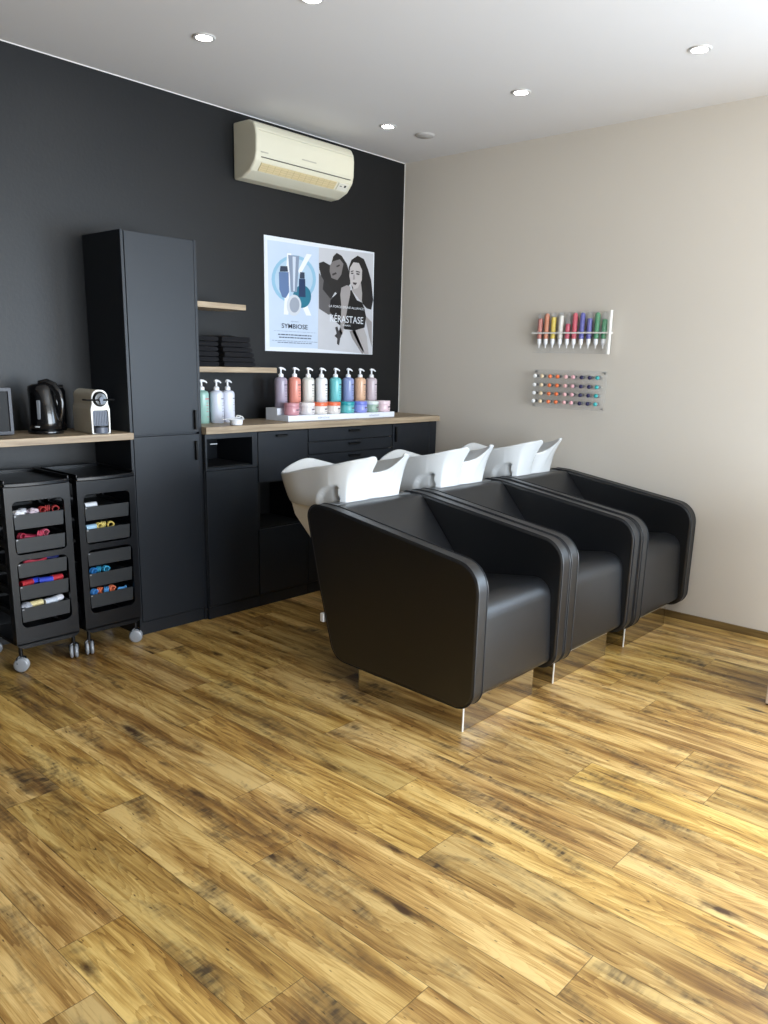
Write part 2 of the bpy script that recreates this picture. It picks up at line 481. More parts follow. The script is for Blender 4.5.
def make_basin(parent):
    rim = basin_shape(); n = len(rim)
    bm = bmesh.new(); rings = []
    def bot(p):                      # the foot ring of the bowl
        d = p-BAS_C
        return Vector((d.x*0.86, max(-0.19, min(0.19, d.y*0.84))+0.585, 0.757))
    K = 30
    for k in range(K+1):             # outer skin, foot to rim
        s = k/K
        ring = []
        for p in rim:
            b = bot(p); q = b.lerp(p, s)
            e = s**1.7 if p.y < 0.45 else s**0.8          # front flares late like a lip, sides belly out
            q.x = b.x+(p.x-b.x)*(s**0.75); q.y = b.y+(p.y-b.y)*e; q.z = b.z+(p.z-b.z)*s
            # shallow scoop in each flank near the chair
            cy, cz = 0.425, 0.770
            rr = math.sqrt(((q.y-cy)/0.120)**2+((q.z-cz)/0.105)**2)
            if rr < 1.0 and q.y > 0.422 and abs(q.x) > 0.1 and q.z > 0.77:
                w = min(1, (1-rr)/0.08)*min(1, (q.y-0.422)/0.006)
                q.x -= math.copysign(0.022*w, q.x)
            ring.append(bm.verts.new(q))
        rings.append(ring)
    c = BAS_C
    for ins, dz in ((0.35, 0.006), (1.0, 0.006), (1.35, 0.0), (1.5, -0.008)):   # rolled lip
        ring = []
        for i, p in enumerate(rim):
            t = (rim[(i+1) % n]-rim[i-1]); nrm = Vector((-t.y, t.x, 0)).normalized()
            if nrm.dot(Vector((c.x-p.x, c.y-p.y, 0))) < 0: nrm = -nrm
            q = p+nrm*0.012*ins; q.z += dz
            ring.append(bm.verts.new(q))
        rings.append(ring)
    base = [Vector(v.co) for v in rings[-1]]
    for s, zz in ((0.12, 0.25), (0.25, 0.5), (0.42, 0.75), (0.62, 0.92), (0.85, 1.0)):
        ring = []
        for p in base:
            q = p.lerp(Vector((0, 0.60, 0)), s)
            q.z = p.z+(0.808-p.z)*zz
            ring.append(bm.verts.new(q))
        rings.append(ring)
    for A, B in zip(rings, rings[1:]):
        for i in range(n):
            j = (i+1) % n; bm.faces.new((A[i], A[j], B[j], B[i]))
    bm.faces.new(rings[0]); bm.faces.new(rings[-1])
    b = finish('basin', bm, M['ceramic'], parent, ang=60)
    b['label'] = 'white ceramic washing basin with a neck notch'
    bm = bmesh.new(); lathe(bm, [(0, 0.0), (0.024, 0.0), (0.026, 0.003), (0.020, 0.006), (0, 0.005)], 20, (0, 0.62, 0.806))
    finish('drain', bm, M['brushed'], b)
    bm = bmesh.new()
    lathe(bm, [(0.02, 0), (0.02, 0.035), (0.016, 0.05), (0, 0.052)], 16, (0.13, 0.735, 0.83))
    tube(bm, [(0.13, 0.735, 0.87), (0.13, 0.70, 0.885), (0.125, 0.665, 0.878)], 0.007, 10)
    finish('tap', bm, M['brushed'], b)
    return b

WU = 0.344         # half width of a unit
def make_unit(label):
    # local frame: x across, y depth (0 = front of the plinth zone .. + to the black wall), origin at (centre, -1.8)
    t = thing('shampoo_chair', label, 'salon chair', (0, 0, 0), 0, 'row of shampoo chairs with basins')
    oy = 1.8
    # shell outline of a side panel
    P = [(-1.310, 0.806), (-1.46, 0.802), (-2.05, 0.716), (-2.272, 0.684), (-2.272, 0.100), (-1.50, 0.118), (-1.395, 0.47)]
    rd = [0.085, 0.25, 0.5, 0.115, 0.085, 0.09, 0.3]
    out = rounded(P, rd, 9)
    for s in (-1, 1):
        bm = bmesh.new()
        x0, x1 = sorted((s*WU, s*(WU-0.068)))
        extrude(bm, [(y+oy, z) for y, z in out], 'x', x0, x1)
        o = finish('side_panel', bm, M['leather'], t, bev=0.011, seg=3, ang=50)
        # stitched welts along both edges of the band
        bm = bmesh.new()
        for xx in (x0+0.005, x1-0.005):
            tube(bm, [(xx, y*1.0+oy, z) for y, z in out], 0.0028, 6, closed=True)
        finish('welt', bm, M['piping'], o)
    iw = WU-0.068
    bm = bmesh.new()
    seat = rounded([(-2.248, 0.142), (-2.225, 0.532), (-1.70, 0.455), (-1.60, 0.20), (-1.62, 0.130), (-2.20, 0.126)], [0.03, 0.085, 0.03, 0.02, 0.02, 0.03], 8)
    extrude(bm, [(y+oy, z) for y, z in seat], 'x', -iw+0.001, iw-0.001)
    finish('seat', bm, M['leather'], t, bev=0.010, seg=3, ang=50)
    bm = bmesh.new()
    back = rounded([(-1.365, 0.70), (-1.385, 0.795), (-1.475, 0.800), (-1.80, 0.42), (-1.62, 0.22), (-1.50, 0.22)], [0.02, 0.03, 0.035, 0.02, 0.02, 0.02], 6)
    extrude(bm, [(y+oy, z) for y, z in back], 'x', -iw+0.001, iw-0.001)
    finish('backrest', bm, M['leather'], t, bev=0.006, seg=2, ang=50)
    # mirror polished plinth
    bm = bmesh.new(); box(bm, -WU+0.020, -WU+0.540, -2.215+oy, -1.640+oy, 0.0, 0.124)
    p = finish('plinth', bm, M['steel'], t, bev=0.0035, seg=2, smooth=False); p['label'] = 'mirror polished steel plinth'
    bm = bmesh.new(); box(bm, -WU+0.0195, -WU+0.0275, -2.2165+oy, -2.2125+oy, 0.0, 0.1265)
    o = finish('edge_strip', bm, M['wheelm2'], t, smooth=False); o['label'] = 'bright brushed edge'
    # stand that carries the basin
    bm = bmesh.new()
    st = rounded([(-1.045, 0.772), (-1.075, 0.70), (-1.235, 0.56), (-1.385, 0.30), (-1.44, 0.30), (-1.40, 0.772)], [0.012, 0.03, 0.08, 0.03, 0.01, 0.0], 5)
    extrude(bm, [(y+oy, z) for y, z in st], 'x', -0.200, 0.200)
    finish('basin_stand', bm, M['cream'], t, bev=0.012, seg=3)
    bm = bmesh.new(); box(bm, -0.262, 0.262, -1.415+oy, -1.360+oy, 0.755, 0.800)
    o = finish('mounting_rail', bm, M['greymetal'], t, bev=0.003); o['label'] = 'grey metal rail'
    b = make_basin(t)
    return t
X0C = -2.110+WU
u1 = make_unit('black leather shampoo chair with white basin, nearest of the row, beside the open floor')
u1.location = (X0C, -1.8, 0)
bm = bmesh.new(); box(bm, -WU-0.001, -WU+0.03, 0.365, 0.385, 0.275, 0.315)
o = finish('fabric_tag', bm, M['tagm'], u1, bev=0.001); o['label'] = 'small white tag'
u2 = dup(u1, (X0C+0.694, -1.8, 0), label='black leather shampoo chair with white basin in the middle of the row')
u3 = dup(u1, (X0C+1.393, -1.809, 0), label='black leather shampoo chair with white basin at the far end, against the right wall')
for u in (u2, u3):
    for c in list(u.children):
        if c.name.startswith('fabric_tag'): bpy.data.objects.remove(c)

# ================================================================== FITTED CABINETS
def vhandle(parent, x, z0, z1, y):
    bm = bmesh.new()
    box(bm, x-0.006, x+0.006, y-0.018, y, z0, z1)
    return finish('handle', bm, M['handle'], parent, bev=0.002)
def hhandle(parent, x0, x1, z, y):
    bm = bmesh.new(); box(bm, x0, x1, y-0.016, y, z-0.004, z); box(bm, x0, x1, y-0.016, y-0.012, z-0.014, z)
    return finish('handle', bm, M['handle'], parent, bev=0.001)

# tall cabinet
t = thing('tall_cabinet', 'tall dark grey two-door cabinet reaching well above the counter', 'cabinet', (-2.19, -0.17, 0))
ox, oy = 2.19, 0.17
bm = bmesh.new()
box(bm, -2.392+ox, -2.376+ox, -0.352+oy, -0.001+oy, 0, 1.990); box(bm, -1.991+ox, -1.975+ox, -0.352+oy, -0.001+oy, 0, 1.990)
box(bm, -2.376+ox, -1.991+ox, -0.333+oy, -0.001+oy, 0.02, 1.990)
finish('body', bm, M['cab'], t, bev=0.0015)
bm = bmesh.new(); box(bm, -2.375+ox, -1.992+ox, -0.345+oy, -0.333+oy, 0.0, 0.068); finish('plinth', bm, M['cab'], t)
for z0, z1, h0, h1 in ((1.040, 1.987, 1.055, 1.155), (0.073, 1.030, 0.895, 0.995)):
    bm = bmesh.new(); box(bm, -2.374+ox, -1.993+ox, -0.354+oy, -0.335+oy, z0, z1)
    d = finish('door', bm, M['cab'], t, bev=0.0015); vhandle(d, -2.018+ox, h0, h1, -0.354+oy)

CT = 1.065; CB = 1.028; FY = -0.378
def base_unit(label, x0, x1):
    cx = (x0+x1)/2
    t = thing('base_cabinet', label, 'cabinet', (cx, -0.18, 0), 0, 'base cabinets under the worktop')
    return t, -cx, 0.18
# 1: niche above a door
t, ox, oy = base_unit('dark base cabinet with open niche beside the tall cabinet', -1.974, -1.622)
bm = bmesh.new()
extrude(bm, [(-1.973+ox, 0.832), (-1.623+ox, 0.832), (-1.623+ox, 1.026), (-1.973+ox, 1.026)], 'y', FY+oy, FY+0.33+oy,
        holes=[[(-1.962+ox, 0.845), (-1.660+ox, 0.845), (-1.660+ox, 1.000), (-1.962+ox, 1.000)]])
box(bm, -1.973+ox, -1.623+ox, FY+0.33+oy, -0.002+oy, 0.832, 1.026); box(bm, -1.973+ox, -1.623+ox, -0.363+oy, -0.002+oy, 0.06, 0.832)
finish('body', bm, M['cab'], t, bev=0.001, smooth=False)
bm = bmesh.new(); box(bm, -1.962+ox+0.0005, -1.660+ox-0.0005, FY+0.02+oy, FY+0.325+oy, 0.8455, 0.849)
finish('niche_floor', bm, M['cabdark'], t)
bm = bmesh.new(); box(bm, -1.971+ox, -1.625+ox, FY+oy, -0.363+oy, 0.073, 0.828); finish('door', bm, M['cab'], t, bev=0.0015)
bm = bmesh.new(); box(bm, -1.973+ox, -1.623+ox, -0.370+oy, -0.350+oy, 0.0, 0.068); finish('plinth', bm, M['cab'], t)
bm = bmesh.new(); box(bm, -1.905+ox, -1.86+ox, FY+0.05+oy, FY+0.06+oy, 0.965, 0.97); finish('shelf_pin', bm, M['brushed'], t)
# 2: flap over an open niche
t, ox, oy = base_unit('dark base cabinet with a flap above a low open niche', -1.620, -1.240)
bm = bmesh.new()
extrude(bm, [(-1.619+ox, 0.06), (-1.241+ox, 0.06), (-1.241+ox, 1.026), (-1.619+ox, 1.026)], 'y', -0.363+oy, -0.04+oy,
        holes=[[(-1.600+ox, 0.470), (-1.260+ox, 0.470), (-1.260+ox, 0.730), (-1.600+ox, 0.730)]])
box(bm, -1.619+ox, -1.241+ox, -0.04+oy, -0.002+oy, 0.06, 1.026)
finish('body', bm, M['cabdark'], t, smooth=False)
bm = bmesh.new(); box(bm, -1.617+ox, -1.243+ox, FY+oy, -0.363+oy, 0.740, 1.022)
d = finish('flap', bm, M['cab'], t, bev=0.0015); hhandle(d, -1.49+ox, -1.41+ox, 1.004, FY+oy)
bm = bmesh.new(); box(bm, -1.617+ox, -1.243+ox, FY+oy, -0.363+oy, 0.073, 0.462); finish('door', bm, M['cab'], t, bev=0.0015)
bm = bmesh.new(); box(bm, -1.619+ox, -1.241+ox, -0.370+oy, -0.363+oy, 0.0, 0.068); finish('plinth', bm, M['cab'], t)
# 3: drawers
t, ox, oy = base_unit('dark base cabinet with a stack of wide drawers', -1.238, -0.482)
bm = bmesh.new(); box(bm, -1.237+ox, -0.483+ox, -0.363+oy, -0.002+oy, 0.06, 1.026); finish('body', bm, M['cabdark'], t)
for z0, z1 in ((0.948, 1.022), (0.872, 0.942), (0.796, 0.866), (0.44, 0.790), (0.073, 0.434)):
    bm = bmesh.new(); box(bm, -1.235+ox, -0.487+ox, FY+oy, -0.363+oy, z0, z1)
    d = finish('drawer', bm, M['cab'], t, bev=0.0015); hhandle(d, -0.90+ox, -0.80+ox, z1-0.016, FY+oy)
    bm = bmesh.new(); box(bm, -0.52+ox, -0.495+ox, FY-0.001+oy, FY+0.001+oy, z0-0.004, z0-0.002); finish('edge_clip', bm, M['brushed'], t)
bm = bmesh.new(); box(bm, -1.237+ox, -0.483+ox, -0.370+oy, -0.363+oy, 0.0, 0.068); finish('plinth', bm, M['cab'], t)
# 4: door + filler
t, ox, oy = base_unit('dark base cabinet with a single door at the right wall', -0.480, -0.002)
bm = bmesh.new(); box(bm, -0.479+ox, -0.018+ox, -0.363+oy, -0.002+oy, 0.06, 1.026); finish('body', bm, M['cabdark'], t)
bm = bmesh.new(); box(bm, -0.477+ox, -0.092+ox, FY+oy, -0.363+oy, 0.073, 1.022)
d = finish('door', bm, M['cab'], t, bev=0.0015); vhandle(d, -0.455+ox, 0.905, 1.005, FY+oy)
bm = bmesh.new(); box(bm, -0.089+ox, -0.018+ox, FY+oy, -0.363+oy, 0.0, 1.026); finish('filler_strip', bm, M['cab'], t, bev=0.001)
bm = bmesh.new(); box(bm, -0.479+ox, -0.090+ox, -0.370+oy, -0.363+oy, 0.0, 0.068); finish('plinth', bm, M['cab'], t)
bm = bmesh.new(); box(bm, -1.974, -0.001, -0.392, -0.001, CB, CT)
tag(finish('worktop', bm, M['oak'], None, bev=0.0015), 'oak laminate worktop along the black wall over the base cabinets', 'worktop')
# worktop on the left
t = thing('side_worktop', 'oak worktop on the left holding the kettle and coffee machine', 'worktop', (-3.3, -0.19, 0))
ox, oy = 3.3, 0.19
bm = bmesh.new(); box(bm, -4.2+ox, -2.393+ox, -0.388+oy, -0.001+oy, 1.024, 1.056); finish('top', bm, M['oak'], t, bev=0.0015)
bm = bmesh.new(); box(bm, -4.2+ox, -4.18+ox, -0.35+oy, -0.002+oy, 0, 1.024); finish('end_panel', bm, M['cab'], t)

# wall shelves
for x1, z0, z1, lb in ((-1.587, 1.680, 1.709, 'short oak shelf on the black wall, the upper one'), (-1.369, 1.345, 1.374, 'longer oak shelf on the black wall carrying folded black towels')):
    bm = bmesh.new(); box(bm, -1.974, x1, -0.25, -0.001, z0, z1)
    tag(finish('wall_shelf', bm, M['oak'], None, bev=0.0015), lb, 'shelf', 'oak wall shelves')

# towels
def towel(name, cx, cy, z, w, d, h, rz, seed, label, crumple=0.0):
    r = random.Random(seed); bm = bmesh.new()
    prof = rounded([(-w/2, 0), (w/2, 0), (w/2, h), (-w/2, h)], [h*0.3, h*0.48, h*0.48, h*0.3], 4)
    n = len(prof); rings = []; K = 12
    ph = r.uniform(0, 6)
    for k in range(K+1):
        y = -d/2+d*k/K; ring = []
        for x, zz in prof:
            top = zz/h
            e = 1-(0.5 if k in (0, K) else 0)*0.35
            dz = crumple*top*(0.5+0.5*math.sin(x*28+ph))*(0.6+0.4*math.sin(y*17+ph))
            zz2 = h/2+(zz-h/2)*e + (0.0012*math.sin(x*60+ph+y*30)*top) + dz
            ring.append(bm.verts.new((x+0.003*math.sin(y*25+ph), y, zz2)))
        rings.append(ring)
    for A, B in zip(rings, rings[1:]):
        for i in range(n): bm.faces.new((A[i], A[(i+1) % n], B[(i+1) % n], B[i]))
    bm.faces.new(rings[0]); bm.faces.new(rings[-1])
    o = finish(name, bm, M['towel'], None, ang=70); o.location = (cx, cy, z); o.rotation_euler = (0, 0, rz)
    return tag(o, label, 'towel', 'folded black towels on the wall shelf')
names = ['bottom', 'second from the bottom', 'third from the bottom', 'fourth from the bottom', 'fifth from the bottom', 'top']
r = random.Random(11)
hs = [0.027, 0.026, 0.027, 0.026, 0.026, 0.026]
for st, (cx, nm, w) in enumerate(((-1.868, 'left', 0.20), (-1.625, 'right', 0.222))):
    z = 1.3745
    for i in range(6):
        h = hs[i]
        towel('folded_towel', cx+(-0.004*i if st else 0)+r.uniform(-.003, .003), -0.135, z, w-0.006*i*(st), 0.205, h, r.uniform(-.03, .03), i+st*10,
              'folded black towel, %s of the %s stack on the shelf' % (names[i], nm), 0.016 if (i == 5 and st) else 0.0)
        z += h+0.0004

# ================================================================== BOTTLES, JARS, DISPLAY
def make_pump(label, colr, r=0.0385, hb=0.178, group='pump bottles on the worktop'):
    t = thing('pump_bottle', label, 'bottle', (0, 0, 0), 0, group)
    bm = bmesh.new()
    lathe(bm, [(0, 0), (r*0.94, 0), (r, 0.004), (r, hb-0.022), (r*0.97, hb-0.012), (r*0.80, hb-0.003), (r*0.45, hb+0.001), (r*0.42, hb+0.004), (0, hb+0.004)], 28)
    b = finish('bottle', bm, colr, t, ang=50)
    bm = bmesh.new()
    lathe(bm, [(0, hb+0.003), (0.016, hb+0.003), (0.016, hb+0.018), (0.011, hb+0.022), (0.0055, hb+0.026), (0.0055, hb+0.046), (0, hb+0.046)], 18)
    finish('collar', bm, M['pump'], t)
    bm = bmesh.new()
    tube(bm, [(-0.010, 0, hb+0.050), (-0.002, 0, hb+0.054), (0.012, 0, hb+0.053), (0.026, 0, hb+0.049), (0.034, 0, hb+0.042)], [0.008, 0.0085, 0.0065, 0.0048, 0.004], 10)
    finish('pump_head', bm, M['pump'], t)
    # print on the label
    for k, (z, w, hh) in enumerate(((hb*0.74, 0.55, 0.006), (hb*0.62, 0.35, 0.0025), (hb*0.55, 0.45, 0.0025), (hb*0.45, 0.3, 0.002), (hb*0.36, 0.42, 0.002), (hb*0.2, 0.3, 0.002))):
        n = 6; c0 = -1.15; bm = bmesh.new()
        vs = [[bm.verts.new(((r+0.0004)*math.cos(c0+w*(i/n-0.5)*1.6), (r+0.0004)*math.sin(c0+w*(i/n-0.5)*1.6), z+s*hh)) for i in range(n+1)] for s in (0, 1)]
        for i in range(n): bm.faces.new((vs[0][i], vs[0][i+1], vs[1][i+1], vs[1][i]))
        finish('printed_line', bm, cm((70, 70, 84)), b, smooth=False)
    return t
def place_pump(x, y, z, rgb, label, group, rz=0.0, proto=[None], sc=1.0, printc=None):
    m = cm(rgb, 0.3, coat=0.2)
    if proto[0] is None:
        proto[0] = make_pump(label, m); t = proto[0]; t.location = (x, y, z); t.rotation_euler = (0, 0, rz)
    else:
        t = dup(proto[0], (x, y, z), rz, label)
        recolor(t, 'bottle', m)
    t['group'] = group; t.scale = (sc, sc, sc)
    if printc:
        for c in t.children:
            if c.name.startswith('bottle'):
                for g in c.children:
                    g.data = g.data.copy(); g.data.materials[0] = cm(printc)
    return t
G8 = 'large pump bottles on the white display'
rows = [(-1.256, (168, 158, 176), 'lilac grey pump bottle at the left end of the display'),
        (-1.147, (226, 146, 130), 'salmon pink pump bottle on the display'),
        (-1.034, (222, 222, 214), 'off-white pump bottle standing beside the salmon one'),
        (-0.921, (236, 238, 240), 'bright white pump bottle with small red mark on the display'),
        (-0.797, (118, 202, 206), 'turquoise pump bottle on the display'),
        (-0.680, (146, 160, 206), 'periwinkle blue pump bottle on the display'),
        (-0.568, (226, 184, 152), 'peach coloured pump bottle on the display'),
        (-0.458, (200, 186, 194), 'pale mauve pump bottle at the right end of the display')]
for i, (x, c, lb) in enumerate(rows):
    place_pump(x, -0.152, 1.139, c, lb, G8, rz=-0.12, sc=1.0)
place_pump(-1.826, -0.150, 1.0655, (150, 190, 180), 'sea green pump bottle half hidden behind the tall cabinet', 'pump bottles beside the tall cabinet', rz=-0.1, sc=1.0, printc=(210, 110, 110))
place_pump(-1.740, -0.168, 1.0655, (214, 220, 236), 'pale bluish white pump bottle between two others beside the tall cabinet', 'pump bottles beside the tall cabinet', rz=0.1, sc=1.0, printc=(130, 134, 150))
place_pump(-1.650, -0.150, 1.0655, (222, 226, 240), 'white pump bottle right of the trio beside the tall cabinet', 'pump bottles beside the tall cabinet', rz=0.2, sc=1.0, printc=(120, 124, 140))

def make_jar():
    t = thing('cream_jar', '', 'jar', (0, 0, 0), 0, 'cream jars in front of the pump bottles')
    r = 0.0475
    bm = bmesh.new(); lathe(bm, [(0, 0), (r*0.86, 0), (r*0.97, 0.006), (r, 0.02), (r*0.98, 0.044), (r*0.93, 0.050), (0, 0.050)], 30)
    b = finish('jar', bm, M['display'], t, ang=50)
    bm = bmesh.new(); lathe(bm, [(0, 0.050), (r*0.99, 0.050), (r*1.0, 0.053), (r*1.0, 0.069), (r*0.97, 0.072), (0, 0.072)], 30)
    finish('lid', bm, M['display'], t, ang=50)
    for z, w, hh, c0 in ((0.028, 0.35, 0.008, -1.35), (0.016, 0.28, 0.002, -1.35), (0.030, 0.2, 0.006, -0.6)):
        n = 6; rr = r+0.0006; bm = bmesh.new()
        vs = [[bm.verts.new((rr*math.cos(c0+w*(i/n-0.5)*1.6), rr*math.sin(c0+w*(i/n-0.5)*1.6), z+s*hh)) for i in range(n+1)] for s in (0, 1)]
        for i in range(n): bm.faces.new((vs[0][i], vs[0][i+1], vs[1][i+1], vs[1][i]))
        finish('printed_line', bm, cm((110, 96, 110)), b, smooth=False)
    return t
jars = [(-1.267, (206, 148, 158), (196, 140, 150), 'dusty pink cream jar at the left end of the display'),
        (-1.142, (226, 222, 222), (236, 232, 232), 'white cream jar between the pink jar and the orange lids'),
        (-1.034, (228, 222, 216), (232, 112, 74), 'white cream jar with orange lid, left of the two'),
        (-0.921, (228, 222, 216), (232, 112, 74), 'white cream jar with orange lid, right of the two'),
        (-0.797, (96, 186, 190), (44, 158, 168), 'teal cream jar on the display'),
        (-0.676, (146, 156, 226), (116, 130, 214), 'violet blue cream jar on the display'),
        (-0.567, (150, 176, 160), (214, 222, 220), 'sage green cream jar with pale lid'),
        (-0.453, (232, 206, 214), (236, 214, 222), 'pale pink cream jar at the right end of the display')]
j0 = make_jar()
for i, (x, c, l, lb) in enumerate(jars):
    t = j0 if i == 0 else dup(j0, (x, -0.260, 1.1), 0.0, lb)
    t.location = (x, -0.260, 1.0995); t['label'] = lb
    if i: 
        recolor(t, 'jar', cm(c, 0.35, coat=0.3)); recolor(t, 'lid', cm(l, 0.3))
recolor(j0, 'jar', cm(jars[0][1], 0.35, coat=0.3)); recolor(j0, 'lid', cm(jars[0][2], 0.3))

t = thing('display_stand', 'white two-step product display holding bottles and jars', 'display', (-0.86, -0.2, CT+0.0005))
ox, oy, oz = 0.86, 0.2, -CT
bm = bmesh.new(); box(bm, -1.335+ox, -0.392+ox, -0.310+oy, -0.2095+oy, 0, 0.034); finish('lower_step', bm, M['display'], t, bev=0.0015, smooth=False)
bm = bmesh.new(); box(bm, -1.335+ox, -0.392+ox, -0.209+oy, -0.103+oy, 0, 0.073); finish('upper_step', bm, M['display'], t, bev=0.0015, smooth=False)
for a, b_ in ((-1.095, -1.000), (-0.640, -0.545)):
    text_obj('lettering', 'KÉRASTASE', cm((150, 158, 180)), t, a+ox, b_+ox, 0.011, 0.010, -0.3118+oy)

# white dish with clip beside the bottles
t = thing('white_dish', 'small white dish with lids on it beside the pump bottles', 'dish', (-1.738, -0.340, CT+0.0005), 0.2)
bm = bmesh.new(); lathe(bm, [(0, 0), (0.030, 0), (0.034, 0.004), (0.036, 0.028), (0.034, 0.028), (0.030, 0.006), (0, 0.005)], 26); finish('dish', bm, M['pump'], t)
bm = bmesh.new(); lathe(bm, [(0, 0.0285), (0.045, 0.0285), (0.048, 0.031), (0.045, 0.034), (0, 0.034)], 26, (0.0, 0.004, 0), sx=1.25, sy=0.8)
tube(bm, [(-0.10, 0.01, 0.033), (-0.04, 0.004, 0.036), (0.02, 0.0, 0.040), (0.05, 0.0, 0.044)], [0.006, 0.008, 0.009, 0.005], 8, flat=0.4)
finish('lid', bm, M['pump'], t)
bm = bmesh.new(); tube(bm, [(0.0, 0.0, 0.040), (0.02, 0.01, 0.050), (0.045, 0.01, 0.047), (0.06, 0.0, 0.036)], 0.005, 8, flat=0.6)
finish('clip', bm, M['machwhite'], t)

# ================================================================== KETTLE, COFFEE MACHINE, MICROWAVE
ZS = 1.0565
t = thing('kettle', 'glossy black jug kettle on the left worktop', 'kettle', (-2.735, -0.195, ZS), math.radians(-48)); t.scale = (0.94, 0.94, 0.97)
bm = bmesh.new(); lathe(bm, [(0, 0), (0.082, 0), (0.084, 0.006), (0.082, 0.014), (0.074, 0.018), (0, 0.018)], 36); finish('power_base', bm, M['gloss'], t)
bm = bmesh.new()
rings = []
for z, rx, ry, cx in ((0.019, 0.070, 0.066, 0), (0.024, 0.074, 0.069, 0), (0.06, 0.073, 0.068, 0), (0.12, 0.068, 0.062, -0.003), (0.17, 0.061, 0.055, -0.006), (0.205, 0.055, 0.049, -0.008), (0.222, 0.050, 0.044, -0.008), (0.232, 0.038, 0.034, -0.005), (0.237, 0.018, 0.017, 0)):
    ring = []
    for i in range(36):
        a = i*2*PI/36; sp = max(0, math.cos(a-PI))**6*max(0, (z-0.13)/0.09)*0.018*(1 if z < 0.225 else 0.3)
        ring.append(bm.verts.new((cx+(rx+sp)*math.cos(a), ry*math.sin(a), z)))
    rings.append(ring)
for A, B in zip(rings, rings[1:]):
    for i in range(36): bm.faces.new((A[i], A[(i+1) % 36], B[(i+1) % 36], B[i]))
bm.faces.new(rings[0]); bm.faces.new(rings[-1])
body = finish('body', bm, M['gloss'], t, ang=50)
bm = bmesh.new()
tube(bm, [(-0.02, 0, 0.236), (0.02, 0, 0.240), (0.052, 0, 0.226), (0.074, 0, 0.195), (0.084, 0, 0.150), (0.082, 0, 0.100), (0.068, 0, 0.062)], [0.010, 0.015, 0.016, 0.015, 0.013, 0.012, 0.010], 12, flat=1.3)
finish('handle', bm, M['gloss'], t)
bm = bmesh.new(); extrude(bm, rrect(-0.006, 0.006, 0.07, 0.16, 0.005), 'y', -0.073, -0.058)
o = finish('water_gauge', bm, cm((120, 124, 130), 0.2), body)
bm = bmesh.new(); box(bm, -0.022, 0.0, -0.0715, -0.066, 0.032, 0.038); finish('badge', bm, cm((190, 190, 190)), body)

t = thing('coffee_machine', 'small cream capsule coffee machine beside the tall cabinet', 'coffee machine', (-2.532, -0.225, ZS), math.radians(-3)); t.scale = (0.9, 0.9, 0.92)
# local: front faces -y
W2 = 0.050
bm = bmesh.new()
side = rounded([(-W2, 0.0), (W2, 0.0), (W2+0.002, 0.125), (W2-0.006, 0.150), (W2-0.008, 0.222), (-W2+0.008, 0.222), (-W2+0.006, 0.150), (-W2-0.002, 0.125)], [0.006, 0.006, 0.01, 0.01, 0.045, 0.045, 0.01, 0.01], 8)
extrude(bm, side, 'y', -0.125, 0.085); finish('body', bm, M['machine'], t, bev=0.004, seg=3)
bm = bmesh.new()
inner = rounded([(-W2+0.007, 0.004), (W2-0.007, 0.004), (W2-0.007, 0.122), (-W2+0.007, 0.122)], [0.002, 0.002, 0.016, 0.016], 5)
ccl = [(0.040*math.cos(a*2*PI/28), 0.176+0.040*math.sin(a*2*PI/28)) for a in range(28)]
extrude(bm, side, 'y', -0.137, -0.1255, holes=[inner, ccl]); finish('front_frame', bm, M['machwhite'], t, bev=0.0015)
bm = bmesh.new(); box(bm, -W2+0.008, W2-0.008, -0.1275, -0.1255, 0.005, 0.117)
for k in range(9):
    x = -0.036+k*0.009; box(bm, x-0.002, x+0.002, -0.131, -0.1270, 0.045, 0.113)
finish('grille', bm, M['machgrey'], t)
bm = bmesh.new(); lathe(bm, [(0, -0.128), (0.037, -0.128), (0.037, -0.142), (0.030, -0.150), (0, -0.151)], 28, (0, 0, 0.176), 'y'); k_ = finish('brew_head', bm, M['gloss'], t)
bm = bmesh.new(); extrude(bm, [(-0.006, 0.150), (0.006, 0.150), (0.012, 0.180), (0.0, 0.190), (-0.012, 0.180)], 'y', -0.158, -0.150); finish('spout', bm, M['machgrey'], k_, bev=0.001)
bm = bmesh.new(); tube(bm, [(-0.075, -0.10, 0.172), (-0.073, -0.148, 0.172), (-0.03, -0.153, 0.172), (0.03, -0.153, 0.172), (0.072, -0.148, 0.172), (0.074, -0.10, 0.172)], 0.0045, 8); finish('lever', bm, M['handle'], t)
bm = bmesh.new(); extrude(bm, [(0.034*math.cos(a*PI/14), -0.137-0.028*math.sin(a*PI/14)) for a in range(15)], 'z', 0.003, 0.034)
finish('drip_tray', bm, cm((92, 98, 112), 0.35), t, bev=0.002)
bm = bmesh.new(); extrude(bm, [(0.038*math.cos(a*PI/14), -0.137-0.032*math.sin(a*PI/14)) for a in range(15)], 'z', 0.034, 0.040)
finish('cup_grid', bm, M['handle'], t)

t = thing('water_tank_jug', 'dark plastic water jug behind between kettle and coffee machine', 'jug', (-2.620, -0.065, ZS))
bm = bmesh.new(); lathe(bm, [(0, 0), (0.045, 0), (0.048, 0.01), (0.050, 0.19), (0.044, 0.205), (0, 0.208)], 24); finish('jug', bm, M['gloss'], t)
bm = bmesh.new(); lathe(bm, [(0, 0.2085), (0.043, 0.2085), (0.040, 0.218), (0, 0.220)], 24); finish('lid', bm, M['handle'], t)

